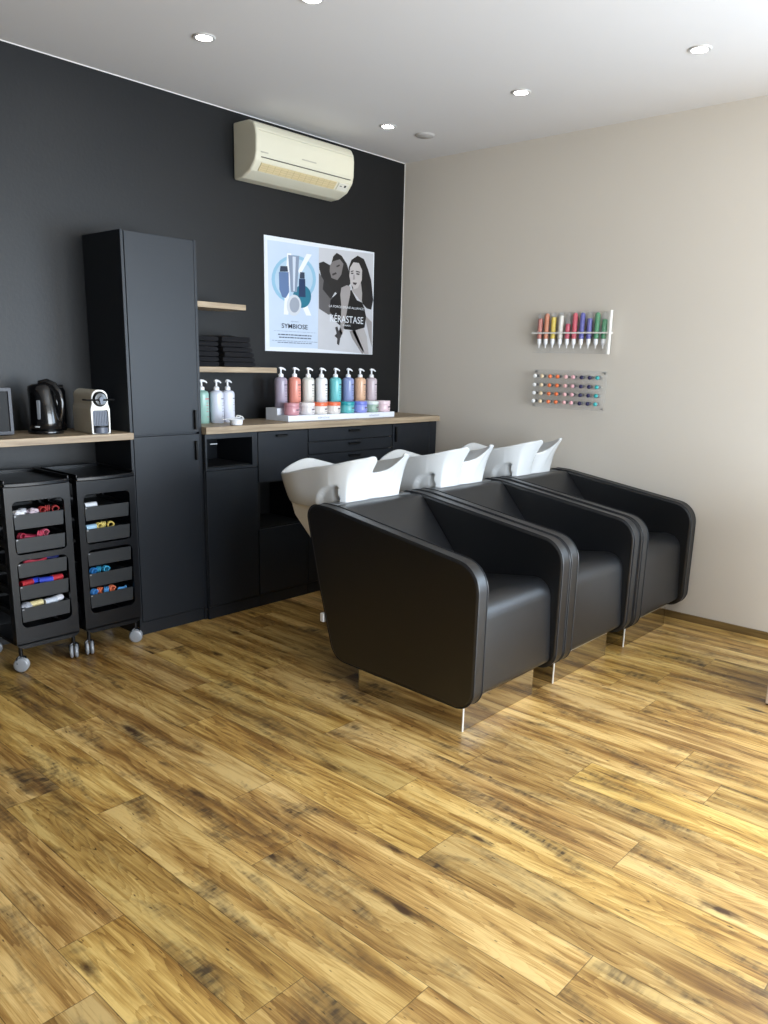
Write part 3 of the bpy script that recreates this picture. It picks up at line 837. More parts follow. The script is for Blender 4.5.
t = thing('microwave', 'black microwave with grey frame at the left edge', 'microwave', (-3.118, -0.17, ZS))
bm = bmesh.new(); box(bm, -0.215, 0.215, -0.045, 0.155, 0.012, 0.208); bd = finish('body', bm, M['plastic'], t, bev=0.004)
bm = bmesh.new(); extrude(bm, rrect(-0.22, 0.22, 0.004, 0.212, 0.004, 2), 'y', -0.062, -0.045, holes=[rrect(-0.205, 0.205, 0.020, 0.196, 0.003, 2)]); finish('front_frame', bm, M['greyframe'], t, bev=0.0015)
bm = bmesh.new(); box(bm, -0.2045, 0.2045, -0.056, -0.0455, 0.0205, 0.1955); finish('door_glass', bm, M['screen'], t)
for sx in (-0.18, 0.18):
    for sy in (-0.02, 0.12):
        bm = bmesh.new(); lathe(bm, [(0, 0), (0.012, 0), (0.012, 0.012), (0, 0.012)], 12, (sx, sy, 0)); finish('foot', bm, M['handle'], t)

# ================================================================== AIR CONDITIONER
t = thing('air_conditioner', 'cream wall air conditioner high on the black wall', 'air conditioner', (-1.08, -0.1, 2.54))
ox, oy, oz = 1.08, 0.1, -2.54
ac = [(-0.001, 2.398), (-0.075, 2.402), (-0.150, 2.432), (-0.192, 2.478), (-0.204, 2.520), (-0.206, 2.600), (-0.200, 2.640), (-0.180, 2.672), (-0.14, 2.688), (-0.001, 2.692)]
bm = bmesh.new(); extrude(bm, [(y+oy, z+oz) for y, z in rounded(ac, [0, .02, .03, .03, .02, .02, .02, .02, .02, 0], 3)], 'x', -1.462+ox, -0.702+ox)
b = finish('casing', bm, M['acream'], t, bev=0.010, seg=3, ang=30)
def ac_front(bm, x0, x1, f0, f1, off, segs=1):
    pass
bm = bmesh.new(); box(bm, -1.425+ox, -0.735+ox, -0.2075+oy, -0.190+oy, 2.496+oz, 2.499+oz); finish('panel_gap', bm, M['acdark'], b)
bm = bmesh.new(); box(bm, -1.440+ox, -0.724+ox, -0.2065+oy, -0.195+oy, 2.628+oz, 2.630+oz); finish('top_gap', bm, cm((200, 196, 178)), b)
# outlet louvre on the slanted underside
nv = Vector((0, -0.73, -0.68)).normalized(); tv = Vector((0, -0.68, 0.73)).normalized()
def slanted(bm, x0, x1, s0, s1, o0, o1):
    base = Vector((0, -0.154+oy, 2.434+oz))
    vs = []
    for o_ in (o0, o1):
        for x, s in ((x0, s0), (x1, s0), (x1, s1), (x0, s1)):
            p = base+tv*s+nv*o_; vs.append(bm.verts.new((x+ox, p.y, p.z)))
    for f in ((3, 2, 1, 0), (4, 5, 6, 7), (0, 1, 5, 4), (1, 2, 6, 5), (2, 3, 7, 6), (3, 0, 4, 7)): bm.faces.new([vs[i] for i in f])
bm = bmesh.new(); slanted(bm, -1.415, -0.835, 0.002, 0.052, -0.002, 0.004); lv = finish('louvre', bm, M['actan'], t, bev=0.001)
bm = bmesh.new()
for s in (0.013, 0.026, 0.039): slanted(bm, -1.410, -0.840, s, s+0.0015, 0.0038, 0.0055)
for k in range(1, 12): slanted(bm, -1.41+k*0.047, -1.4085+k*0.047, 0.004, 0.050, 0.0038, 0.0048)
finish('vane_lines', bm, cm((178, 162, 124)), lv)
bm = bmesh.new(); slanted(bm, -0.815, -0.730, 0.004, 0.050, -0.002, 0.003); o = finish('control_panel', bm, cm((214, 212, 200)), t)
bm = bmesh.new(); slanted(bm, -0.765, -0.752, 0.030, 0.042, 0.002, 0.005); finish('sensor', bm, M['handle'], o)
bm = bmesh.new()
slanted(bm, -0.80, -0.785, 0.030, 0.036, 0.002, 0.005); finish('indicator', bm, cm((120, 120, 120)), o)
bm = bmesh.new(); box(bm, -1.13+ox, -1.02+ox, -0.2068+oy, -0.200+oy, 2.536+oz, 2.542+oz); finish('badge', bm, cm((176, 172, 158)), b)
bm = bmesh.new(); box(bm, -1.43+ox, -1.38+ox, -0.2068+oy, -0.200+oy, 2.520+oz, 2.526+oz); finish('badge', bm, cm((176, 172, 158)), b)

# ================================================================== POSTER
ART={'panel': [(-1.227, 2.111), (-0.809, 2.116), (-0.815, 1.497), (-1.217, 1.496)], 'photo': [(-0.809, 2.116), (-0.306, 2.133), (-0.301, 1.472), (-0.815, 1.495)], 'ring': [(-0.833, 1.923), (-0.838, 1.89), (-0.852, 1.858), (-0.874, 1.829), (-0.904, 1.804), (-0.94, 1.784), (-0.98, 1.77), (-1.021, 1.764), (-1.061, 1.765), (-1.099, 1.773), (-1.133, 1.787), (-1.161, 1.807), (-1.181, 1.832), (-1.194, 1.86), (-1.198, 1.89), (-1.193, 1.921), (-1.18, 1.952), (-1.159, 1.98), (-1.131, 2.005), (-1.097, 2.024), (-1.059, 2.039), (-1.019, 2.047), (-0.979, 2.048), (-0.94, 2.041), (-0.905, 2.028), (-0.875, 2.009), (-0.852, 1.984), (-0.838, 1.955)], 'ring2': [(-0.861, 1.92), (-0.865, 1.892), (-0.877, 1.865), (-0.896, 1.84), (-0.922, 1.818), (-0.952, 1.801), (-0.986, 1.789), (-1.021, 1.783), (-1.055, 1.784), (-1.088, 1.791), (-1.116, 1.803), (-1.14, 1.82), (-1.158, 1.842), (-1.168, 1.866), (-1.172, 1.893), (-1.168, 1.92), (-1.157, 1.946), (-1.139, 1.97), (-1.115, 1.991), (-1.086, 2.009), (-1.054, 2.021), (-1.019, 2.028), (-0.985, 2.028), (-0.952, 2.023), (-0.922, 2.011), (-0.896, 1.994), (-0.877, 1.973), (-0.865, 1.948)], 'kbar': [(-1.074, 2.052), (-1.04, 2.054), (-1.066, 1.693), (-1.104, 1.693)], 'karm': [(-0.914, 2.067), (-0.871, 2.066), (-0.967, 1.938), (-0.987, 1.957)], 'kleg': [(-0.987, 1.806), (-0.952, 1.831), (-0.873, 1.699), (-0.917, 1.697)], 'teal': [(-0.875, 1.815), (-0.877, 1.799), (-0.883, 1.785), (-0.892, 1.771), (-0.904, 1.759), (-0.919, 1.75), (-0.935, 1.744), (-0.952, 1.741), (-0.969, 1.742), (-0.985, 1.746), (-1.0, 1.753), (-1.012, 1.763), (-1.021, 1.775), (-1.026, 1.789), (-1.028, 1.803), (-1.026, 1.818), (-1.02, 1.833), (-1.011, 1.846), (-0.999, 1.858), (-0.985, 1.867), (-0.969, 1.873), (-0.952, 1.877), (-0.935, 1.876), (-0.919, 1.873), (-0.904, 1.866), (-0.892, 1.856), (-0.883, 1.844), (-0.877, 1.83)], 'tube': [(-1.066, 2.043), (-0.975, 2.046), (-0.996, 1.832), (-1.044, 1.83)], 'tubelite': [(-1.031, 2.038), (-1.004, 2.039), (-1.014, 1.837), (-1.026, 1.836)], 'bottle': [(-1.141, 1.938), (-1.063, 1.944), (-1.059, 1.828), (-1.086, 1.791), (-1.115, 1.793), (-1.138, 1.838)], 'bottlecap': [(-1.128, 1.973), (-1.073, 1.977), (-1.067, 1.946), (-1.134, 1.94)], 'dropper': [(-0.978, 1.913), (-0.926, 1.916), (-0.923, 1.807), (-0.981, 1.805)], 'droppercap': [(-0.969, 1.953), (-0.932, 1.954), (-0.931, 1.917), (-0.972, 1.915)], 'jar': [(-0.96, 1.756), (-0.962, 1.742), (-0.966, 1.728), (-0.973, 1.715), (-0.983, 1.705), (-0.995, 1.697), (-1.007, 1.691), (-1.021, 1.689), (-1.034, 1.69), (-1.047, 1.693), (-1.058, 1.7), (-1.068, 1.71), (-1.075, 1.721), (-1.079, 1.734), (-1.08, 1.748), (-1.079, 1.762), (-1.074, 1.775), (-1.067, 1.788), (-1.058, 1.798), (-1.046, 1.807), (-1.034, 1.812), (-1.02, 1.815), (-1.007, 1.814), (-0.994, 1.811), (-0.983, 1.804), (-0.973, 1.795), (-0.966, 1.783), (-0.961, 1.77)], 'jar2': [(-0.975, 1.757), (-0.976, 1.747), (-0.979, 1.737), (-0.984, 1.728), (-0.991, 1.72), (-0.999, 1.714), (-1.007, 1.71), (-1.016, 1.709), (-1.025, 1.709), (-1.034, 1.712), (-1.042, 1.717), (-1.048, 1.724), (-1.053, 1.732), (-1.056, 1.742), (-1.057, 1.752), (-1.056, 1.762), (-1.052, 1.772), (-1.048, 1.781), (-1.041, 1.788), (-1.034, 1.794), (-1.025, 1.798), (-1.016, 1.8), (-1.007, 1.8), (-0.998, 1.797), (-0.991, 1.792), (-0.984, 1.785), (-0.979, 1.777), (-0.976, 1.767)], 'w2hair': [(-0.808, 2.023), (-0.77, 2.036), (-0.705, 2.018), (-0.683, 2.076), (-0.652, 2.101), (-0.607, 2.088), (-0.56, 2.044), (-0.531, 1.988), (-0.523, 1.922), (-0.574, 1.869), (-0.624, 1.843), (-0.691, 1.869), (-0.727, 1.904), (-0.765, 1.957), (-0.805, 1.982)], 'w2face': [(-0.689, 2.044), (-0.624, 2.065), (-0.59, 2.041), (-0.609, 1.971), (-0.645, 1.934), (-0.698, 1.943), (-0.715, 1.984), (-0.712, 2.019)], 'w2arm': [(-0.808, 1.964), (-0.766, 1.923), (-0.775, 1.867), (-0.707, 1.814), (-0.641, 1.85), (-0.598, 1.801), (-0.639, 1.735), (-0.722, 1.713), (-0.807, 1.746)], 'w2dark': [(-0.808, 2.002), (-0.724, 1.916), (-0.658, 1.865), (-0.706, 1.805), (-0.807, 1.82), (-0.772, 1.889)], 'dress': [(-0.712, 1.736), (-0.706, 1.805), (-0.644, 1.855), (-0.574, 1.872), (-0.512, 1.883), (-0.459, 1.822), (-0.412, 1.812), (-0.387, 1.78), (-0.367, 1.722), (-0.38, 1.649), (-0.474, 1.626), (-0.57, 1.628), (-0.655, 1.671)], 'w1hair': [(-0.542, 2.021), (-0.516, 2.073), (-0.458, 2.105), (-0.398, 2.09), (-0.357, 2.03), (-0.323, 1.962), (-0.299, 1.834), (-0.317, 1.77), (-0.361, 1.775), (-0.405, 1.803), (-0.428, 1.872), (-0.505, 1.889), (-0.527, 1.956)], 'w1face': [(-0.529, 2.022), (-0.498, 2.059), (-0.446, 2.06), (-0.414, 2.017), (-0.416, 1.954), (-0.453, 1.902), (-0.488, 1.89), (-0.52, 1.922), (-0.535, 1.971)], 'w1neck': [(-0.495, 1.899), (-0.426, 1.942), (-0.41, 1.873), (-0.412, 1.812), (-0.459, 1.846), (-0.512, 1.883)], 'w1arm': [(-0.608, 1.89), (-0.557, 1.91), (-0.523, 1.903), (-0.525, 1.852), (-0.545, 1.781), (-0.57, 1.675), (-0.593, 1.592), (-0.62, 1.603), (-0.608, 1.696), (-0.606, 1.777), (-0.617, 1.845)], 'leg1': [(-0.5, 1.62), (-0.409, 1.684), (-0.356, 1.59), (-0.335, 1.473), (-0.375, 1.472), (-0.438, 1.538)], 'leg2': [(-0.382, 1.733), (-0.308, 1.689), (-0.303, 1.518), (-0.334, 1.591), (-0.358, 1.662)], 'leg3': [(-0.526, 1.618), (-0.474, 1.633), (-0.381, 1.492), (-0.399, 1.472), (-0.499, 1.572)], 'hand': [(-0.661, 1.636), (-0.641, 1.644), (-0.627, 1.614), (-0.614, 1.64), (-0.593, 1.604), (-0.613, 1.568), (-0.623, 1.523), (-0.643, 1.532), (-0.64, 1.567), (-0.667, 1.582), (-0.647, 1.599)], 'brow1': [(-0.521, 2.002), (-0.497, 2.009), (-0.497, 2.002), (-0.521, 1.995)], 'brow2': [(-0.473, 2.009), (-0.435, 2.006), (-0.435, 1.999), (-0.473, 2.002)], 'eye1': [(-0.519, 1.991), (-0.497, 1.995), (-0.497, 1.986), (-0.519, 1.983)], 'eye2': [(-0.469, 1.995), (-0.438, 1.993), (-0.441, 1.984), (-0.469, 1.985)], 'nose': [(-0.497, 1.982), (-0.487, 1.983), (-0.479, 1.953), (-0.503, 1.949)], 'lips': [(-0.503, 1.933), (-0.461, 1.934), (-0.471, 1.919), (-0.496, 1.92)], 'eye3': [(-0.656, 2.021), (-0.627, 2.033), (-0.623, 2.024), (-0.653, 2.012)], 'lips2': [(-0.695, 1.968), (-0.659, 1.982), (-0.652, 1.972), (-0.688, 1.957)], 'glow': [(-0.436, 1.894), (-0.363, 1.853), (-0.38, 1.792), (-0.413, 1.826)], 'T': {'sym': [[-1.123, 1.611], [-0.904, 1.615]], 'symh': [[-1.122, 1.64]], 'nou': [[-1.048, 1.65], [-0.979, 1.651]], 'lf': [[-0.719, 1.761], [-0.393, 1.768]], 'ker': [[-0.708, 1.672], [-0.395, 1.67]], 'kerh': [[-0.709, 1.723]], 'par': [[-0.591, 1.653], [-0.518, 1.652]], 'l1': [[-1.184, 1.592], [-0.831, 1.591]], 'l2': [[-1.152, 1.569], [-0.87, 1.572]], 'l3': [[-1.144, 1.552], [-0.876, 1.556]], 'l4': [[-1.199, 1.535], [-0.821, 1.535]], 'l5': [[-1.156, 1.523], [-0.866, 1.526]]}}
t = thing('poster', 'wide advertising poster with products and two women on the black wall', 'poster', (-0.775, 0, 1.8))
px_, pz_ = 0.775, -1.8
bm = bmesh.new(); extrude(bm, [(-1.252+px_, 1.471+pz_), (-0.296+px_, 1.471+pz_), (-0.296+px_, 2.143+pz_), (-1.252+px_, 2.136+pz_)], 'y', -0.004, -0.0005)
finish('board', bm, M['poster'], t, smooth=False)
def flat(name, keys, rgb, lay, parent=t):
    bm = bmesh.new()
    for k in keys:
        vs = [bm.verts.new((x+px_, -0.0041-lay*0.00025, z+pz_)) for x, z in ART[k]]
        es = [bm.edges.new((vs[i], vs[(i+1) % len(vs)])) for i in range(len(vs))]
        bmesh.ops.triangle_fill(bm, edges=es, use_beauty=True)
    return finish(name, bm, cm(rgb, 0.35), parent, smooth=False)
flat('printed_panel', ['panel'], (190, 205, 224), 1)
flat('printed_ring', ['ring'], (140, 182, 208), 2); flat('printed_disc', ['ring2'], (172, 196, 216), 3)
for k_ in ('kbar', 'karm', 'kleg'): flat('printed_stroke', [k_], (226, 230, 238), 4)
flat('printed_splash', ['teal'], (40, 112, 136), 5)
flat('printed_tube', ['tube'], (128, 142, 164), 6); flat('printed_highlight', ['tubelite'], (196, 206, 220), 7)
flat('printed_bottle', ['bottle'], (92, 116, 156), 6); flat('printed_cap', ['bottlecap'], (52, 62, 80), 7); flat('printed_cap', ['droppercap'], (52, 62, 80), 7)
flat('printed_dropper', ['dropper'], (38, 58, 92), 6)
flat('printed_jar', ['jar'], (200, 206, 214), 7); flat('printed_jar_top', ['jar2'], (150, 158, 172), 8)
flat('printed_photo', ['photo'], (190, 192, 198), 1)
flat('printed_woman', ['w2dark'], (40, 40, 42), 2); flat('printed_arm', ['w2arm'], (92, 90, 92), 3)
flat('printed_hair', ['w2hair'], (38, 37, 38), 4); flat('printed_face', ['w2face'], (116, 112, 112), 5)
for k_, g_ in (('leg1', 168), ('leg2', 146), ('leg3', 132)): flat('printed_leg', [k_], (g_, g_-3, g_-2), 5)
flat('printed_dress', ['dress'], (24, 24, 26), 6); flat('printed_hair', ['w1hair'], (30, 29, 31), 6)
flat('printed_shoulder', ['w1neck'], (158, 154, 154), 7); flat('printed_arm', ['w1arm'], (150, 146, 146), 7); flat('printed_face', ['w1face'], (182, 178, 178), 8)
for k_, n_ in (('brow1', 'brow'), ('brow2', 'brow'), ('eye1', 'eye'), ('eye2', 'eye'), ('lips', 'lips'), ('eye3', 'eye'), ('lips2', 'lips')): flat('printed_'+n_, [k_], (58, 52, 54), 9)
flat('printed_nose', ['nose'], (146, 142, 142), 9); flat('printed_hand', ['hand'], (60, 58, 60), 7)
TY = -0.0041-10*0.00025
text_obj('lettering', 'SYMBIOSE', cm((30, 38, 60)), t, -1.122+px_, -0.906+px_, 1.612+pz_, 0.029, TY, bold=0.006)
text_obj('lettering', 'NOUVEAU', cm((110, 124, 150)), t, -1.046+px_, -0.981+px_, 1.651+pz_, 0.007, TY)
text_obj('lettering', "LA FORCE D'UNE ALLIANCE", M['poster'], t, -0.719+px_, -0.393+px_, 1.762+pz_, 0.015, TY)
text_obj('lettering', 'KÉRASTASE', M['poster'], t, -0.710+px_, -0.396+px_, 1.671+pz_, 0.047, TY)
text_obj('lettering', 'PARIS', M['poster'], t, -0.590+px_, -0.519+px_, 1.649+pz_, 0.010, TY)
for nm, y0, y1, z, h, c in (('a', -1.184, -0.831, 1.592, 0.003, (150, 164, 190)), ('b', -1.152, -0.870, 1.570, 0.006, (70, 80, 104)), ('c', -1.144, -0.876, 1.553, 0.006, (70, 80, 104)),
                            ('d', -1.199, -0.821, 1.534, 0.003, (120, 132, 156)), ('e', -1.156, -0.866, 1.523, 0.004, (90, 100, 124))):
    bm = bmesh.new(); x = y0; rr = random.Random(ord(nm))
    while x < y1:
        w = rr.uniform(0.012, 0.035); w = min(w, y1-x)
        vs = [bm.verts.new((X+px_, TY, Z+pz_)) for X, Z in ((x, z), (x+w, z), (x+w, z+h), (x, z+h))]; bm.faces.new(vs); x += w+0.005
    finish('fine_print', bm, cm(c), t, smooth=False)

# ================================================================== CEILING FITTINGS
def downlight(x, y, label, first=[None]):
    if first[0] is None:
        t = thing('downlight', label, 'ceiling light', (x, y, H), 0, 'recessed ceiling spotlights'); first[0] = t
        bm = bmesh.new(); lathe(bm, [(0.033, -0.002), (0.036, -0.006), (0.046, -0.005), (0.050, 0.0), (0.030, 0.0)], 32); finish('trim_ring', bm, M['lampring'], t)
        bm = bmesh.new(); lathe(bm, [(0, -0.003), (0.032, -0.003), (0.032, -0.001), (0, -0.001)], 32); finish('lamp', bm, M['lamp'], t)
        return t
    return dup(first[0], (x, y, H), label=label)
downlight(-2.173, -0.742, 'ceiling spotlight above the tall cabinet')
downlight(-0.731, -0.501, 'ceiling spotlight nearest the far corner')
downlight(-0.768, -1.432, 'ceiling spotlight in the middle of the right side')
downlight(-0.776, -2.333, 'ceiling spotlight at the upper right')
downlight(-2.140, -1.385, 'ceiling spotlight cut by the top edge')
t = thing('smoke_detector', 'flat grey ceiling disc beside the corner spotlight', 'smoke detector', (-0.46, -0.556, H))
bm = bmesh.new(); lathe(bm, [(0, -0.010), (0.050, -0.010), (0.056, -0.007), (0.060, 0.0), (0, 0.0)], 32); finish('disc', bm, cm((176, 174, 172), 0.6), t)
bm = bmesh.new(); lathe(bm, [(0, -0.014), (0.030, -0.013), (0.036, -0.010), (0, -0.010)], 24); finish('cover', bm, cm((168, 166, 164), 0.6), t)

# ================================================================== WALL RACKS ON THE RIGHT WALL
t = thing('tube_rack', 'clear and white acrylic rack of colour tubes on the right wall', 'rack', (0, -1.41, 1.62))
oy, oz = 1.41, -1.62
bm = bmesh.new(); box(bm, -0.004, -0.0005, -1.655+oy, -1.150+oy, 1.503+oz, 1.745+oz); finish('back_plate', bm, M['acrylic'], t)
bm = bmesh.new(); box(bm, -0.052, -0.004, -1.655+oy, -1.150+oy, 1.503+oz, 1.508+oz); finish('bottom_ledge', bm, M['acrylic'], t)
ys = [-1.18, -1.226, -1.274, -1.325, -1.374, -1.42, -1.469, -1.518, -1.567, -1.615]
bm = bmesh.new()
extrude(bm, [(-0.052, -1.660+oy), (-0.004, -1.660+oy), (-0.004, -1.135+oy), (-0.052, -1.135+oy)], 'z', 1.618+oz, 1.626+oz,
        holes=[[(-0.029+0.0185*math.cos(-a*2*PI/20), y+oy+0.0185*math.sin(-a*2*PI/20)) for a in range(20)] for y in ys])
finish('cross_bar', bm, M['whiteacr'], t)
bm = bmesh.new(); box(bm, -0.052, -0.030, -1.662+oy, -1.655+oy, 1.500+oz, 1.748+oz); finish('end_plate', bm, M['whiteacr'], t)
tubes = [((196, 112, 96), 'dull red', 0.80), ((206, 122, 78), 'orange', 1.0), ((218, 190, 40), 'yellow', 0.85), ((226, 222, 214), 'clear', 0.9), ((200, 54, 86), 'crimson with an empty upper half', 0.58),
         ((206, 60, 84), 'full crimson', 1.0), ((72, 72, 168), 'full violet', 1.0), ((78, 76, 166), 'violet with an empty top', 0.78), ((40, 140, 84), 'full green', 1.0), ((50, 140, 90), 'green with an empty top', 0.74)]
pr = None
for i, (y, (c, nm, fl)) in enumerate(zip(ys, tubes)):
    lb = '%s colour tube standing in the acrylic rack' % nm
    if nm == 'dull red': lb = 'dull red colour tube, first from the left in the acrylic rack'
    if pr is None:
        pr = thing('colour_tube', lb, 'tube', (0, 0, 0), 0, 'colour tubes in the acrylic rack'); q = pr
        bm = bmesh.new(); lathe(bm, [(0, 0.055), (0.0165, 0.055), (0.0172, 0.058), (0.0172, 0.190), (0.014, 0.202), (0.008, 0.208), (0, 0.210)], 20); finish('glass', bm, M['glass'], q)
        bm = bmesh.new(); lathe(bm, [(0, 0), (0.003, 0), (0.004, 0.016), (0.008, 0.022), (0.0125, 0.030), (0.013, 0.0545), (0, 0.0545)], 16); finish('white_cap', bm, M['pump'], q)
    else:
        q = dup(pr, (0, 0, 0), label=lb)
    q.location = (-0.029, y, 1.5325)
    q['label'] = lb
    for c_ in list(q.children):
        if c_.name.startswith('colour_fill'): bpy.data.objects.remove(c_)
    bm = bmesh.new(); zt = 0.057+0.148*fl
    top = [(0.0155, zt-0.003), (0.013, zt), (0, zt)] if fl < 0.95 else [(0.0155, 0.190), (0.0125, 0.200), (0.006, 0.206), (0, 0.207)]
    lathe(bm, [(0, 0.0565), (0.0155, 0.0565)]+top, 18)
    finish('colour_fill', bm, cm(c, 0.4), q)

t = thing('vial_board', 'clear acrylic board with rows of small capped vials on the right wall', 'rack', (0, -1.397, 1.285))
bm = bmesh.new(); box(bm, -0.005, -0.0005, -0.250, 0.250, -0.118, 0.118); finish('plate', bm, M['acrylic'], t, bev=0.001)
for sy in (-0.235, 0.235):
    for sz in (-0.105, 0.105):
        bm = bmesh.new(); lathe(bm, [(0, -0.0085), (0.006, -0.0085), (0.006, -0.0055), (0, -0.0055)], 12, (0, sy, sz), 'x'); finish('screw', bm, M['brushed'], t)
ycol = [-1.183, -1.233, -1.290, -1.343, -1.401, -1.450, -1.507, -1.561, -1.611]
zrow = [1.363, 1.309, 1.258, 1.209]
ccol = [((236, 236, 236), 'white'), ((226, 204, 168), 'cream'), ((226, 116, 66), 'orange'), ((226, 116, 66), 'orange'), ((226, 178, 178), 'pale pink'), ((224, 170, 176), 'pale pink'),
        ((34, 30, 74), 'navy'), ((34, 30, 74), 'navy'), ((52, 160, 162), 'teal')]
sub = ['', '', ', left column', ', right column', ', left column', ', right column', ', left column', ', right column', '']
rown = ['top row', 'second row', 'third row', 'bottom row']
pv = None
for j, z in enumerate(zrow):
    for i, y in enumerate(ycol):
        c, nm = ccol[i]
        lb = '%s capped vial in the %s of the board%s' % (nm, rown[j], sub[i])
        if pv is None:
            pv = thing('small_vial', lb, 'vial', (0, 0, 0), 0, 'capped vials on the acrylic board'); q = pv
            bm = bmesh.new(); lathe(bm, [(0, -0.0055), (0.0075, -0.0055), (0.0085, -0.009), (0.0085, -0.040), (0.005, -0.044), (0, -0.044)], 14, (0, 0, 0), 'x'); finish('glass', bm, M['vial'], q)
            bm = bmesh.new(); lathe(bm, [(0, -0.0446), (0.006, -0.0446), (0.0105, -0.049), (0.0125, -0.056), (0.0105, -0.063), (0.006, -0.0675), (0, -0.068)], 16, (0, 0, 0), 'x'); finish('cap', bm, cm(c, 0.3), q)
            bm = bmesh.new(); tube(bm, [(-0.020+0.0*a, 0.0105*math.cos(a*PI/8), 0.0105*math.sin(a*PI/8)) for a in range(16)], 0.0015, 6, closed=True); finish('clip_ring', bm, M['brushed'], q)
        else:
            q = dup(pv, (0, 0, 0), label=lb); recolor(q, 'cap', cm(c, 0.3))
        q.location = (0, y, z)

# ================================================================== TROLLEYS
DT = [0.728, 0.621, 0.508, 0.404, 0.300]       # drawer rim heights
def make_trolley(label):
    t = thing('salon_trolley', label, 'trolley', (0, 0, 0), 0, 'black salon trolleys under the left worktop')
    w = 0.1475; yf = -0.175; yb = 0.170
    win = [rrect(-w+0.030, w-0.030, 0.548, 0.788, 0.022), rrect(-w+0.030, w-0.030, 0.208, 0.522, 0.030)]
    bm = bmesh.new()
    extrude(bm, rounded([(-w, 0.128), (-w+0.03, 0.112), (w-0.03, 0.112), (w, 0.128), (w, 0.862), (-w, 0.862)], [0.02, 0.02, 0.02, 0.02, 0.008, 0.008], 4), 'y', yf, yf+0.016, holes=win)
    finish('front_frame', bm, M['plastic'], t, bev=0.003)
    bm = bmesh.new()
    extrude(bm, rrect(-w, w, 0.128, 0.862, 0.008), 'y', yb-0.016, yb, holes=[[(x, z) for x, z in wn] for wn in win])
    finish('back_frame', bm, M['plastic'], t, bev=0.003)
    # side rails carrying the drawers
    for s in (-1, 1):
        bm = bmesh.new(); x0, x1 = sorted((s*w, s*(w-0.012)))
        for z in [d-0.010 for d in DT]+[0.140, 0.845]:
            box(bm, x0, x1, yf+0.016, yb-0.016, z-0.008, z+0.006)
        box(bm, x0, x1, yf+0.016, yf+0.045, 0.13, 0.86); box(bm, x0, x1, yb-0.045, yb-0.016, 0.13, 0.86)
        finish('side_rail', bm, M['plastic'], t, bev=0.002)
    bm = bmesh.new(); box(bm, -w, w, yf, yb, 0.128, 0.140); finish('base', bm, M['plastic'], t, bev=0.003)
    # top tray with raised rim and curved front lip
    bm = bmesh.new()
    box(bm, -w, w, yf+0.01, yb, 0.862, 0.868)
    for a in ((-w, -w+0.008, yf, yb), (w-0.008, w, yf, yb), (-w, w, yb-0.008, yb)): box(bm, a[0], a[1], a[2], a[3], 0.862, 0.884)
    tp = finish('top_tray', bm, M['plastic'], t, bev=0.002)
    bm = bmesh.new()
    lip = [(-w, yf+0.01)]+[(x, yf-0.018*(1-(x/w)**2)-0.002) for x in [w*(k/8-1) for k in range(17)]]+[(w, yf+0.01)]
    extrude(bm, lip, 'z', 0.852, 0.872); finish('front_lip', bm, M['plastic'], tp, bev=0.005, seg=3)
    for i, z in enumerate(DT):
        bm = bmesh.new(); hw = w-0.034; a, b_ = yf+0.004, yb-0.03; dp = 0.066
        # hollow open bin
        def ring(e, zz, tpz=0.0): return [(-hw+e+tpz, a+e+tpz*0.3, zz), (hw-e-tpz, a+e+tpz*0.3, zz), (hw-e-tpz, b_-e-tpz, zz), (-hw+e+tpz, b_-e-tpz, zz)]
        R0 = [bm.verts.new(p) for p in ring(0, z-dp, 0.004)]; R1 = [bm.verts.new(p) for p in ring(0, z)]
        R2 = [bm.verts.new(p) for p in ring(0.003, z)]; R3 = [bm.verts.new(p) for p in ring(0.003, z-0.014, 0.001)]
        for A, B in ((R0, R1), (R1, R2), (R2, R3)):
            for k in range(4): bm.faces.new((A[k], A[(k+1) % 4], B[(k+1) % 4], B[k]))
        bm.faces.new(R0); bm.faces.new(R3)
        d = finish('drawer', bm, M['drawer'], t, bev=0.0012, smooth=False)
        for s in (-1, 1):
            bm = bmesh.new(); box(bm, s*(hw+0.008)-0.010, s*(hw+0.008)+0.010, a+0.004, b_-0.01, z-0.006, z-0.001)
            finish('runner', bm, M['plastic'], d)
        bm = bmesh.new(); box(bm, -hw+0.004, -hw+0.012, a-0.0012, a+0.002, z-0.008, z-0.003); finish('stop', bm, M['wheelm'], d)
    for sx in (-1, 1):
        for sy in (-1, 1):
            bm = bmesh.new(); cx, cy = sx*(w-0.022), (yf+0.025 if sy < 0 else yb-0.025)
            lathe(bm, [(0, 0.070), (0.009, 0.070), (0.009, 0.128), (0, 0.128)], 12, (cx, cy, 0))
            tube(bm, [(cx-0.020, cy-0.002, 0.040), (cx-0.019, cy+0.0, 0.064), (cx, cy, 0.078), (cx+0.019, cy, 0.064), (cx+0.020, cy-0.002, 0.040)], 0.006, 8)
            cs = finish('caster', bm, M['plastic'], t)
            bm = bmesh.new()
            for e in (-0.011, 0.011):
                lathe(bm, [(0, e-0.008), (0.026, e-0.008), (0.032, e-0.005), (0.0335, e), (0.032, e+0.005), (0.026, e+0.008), (0, e+0.008)], 24, (0, 0, 0), 'x')
            wh = finish('wheel', bm, M['wheelm'], cs, ang=50)
            wh.location = (cx, cy, 0.0335); wh.rotation_euler = (0, 0, [0.9, -0.5, 0.9, 1.2][(sx > 0)+2*(sy > 0)])
    return t
TL = [(-2.902, -0.250), (-2.577, -0.258)]
t1 = make_trolley('black rolling salon trolley with full drawers, the left one'); t1.location = (*TL[0], 0)
t2 = dup(t1, (*TL[1], 0), label='black rolling salon trolley right against the tall cabinet')
for c in t2.children:
    for g in c.children:
        if g.name.startswith('wheel') and g.location.y < 0: g.rotation_euler = (0, 0, -0.4 if g.location.x < 0 else 1.0)

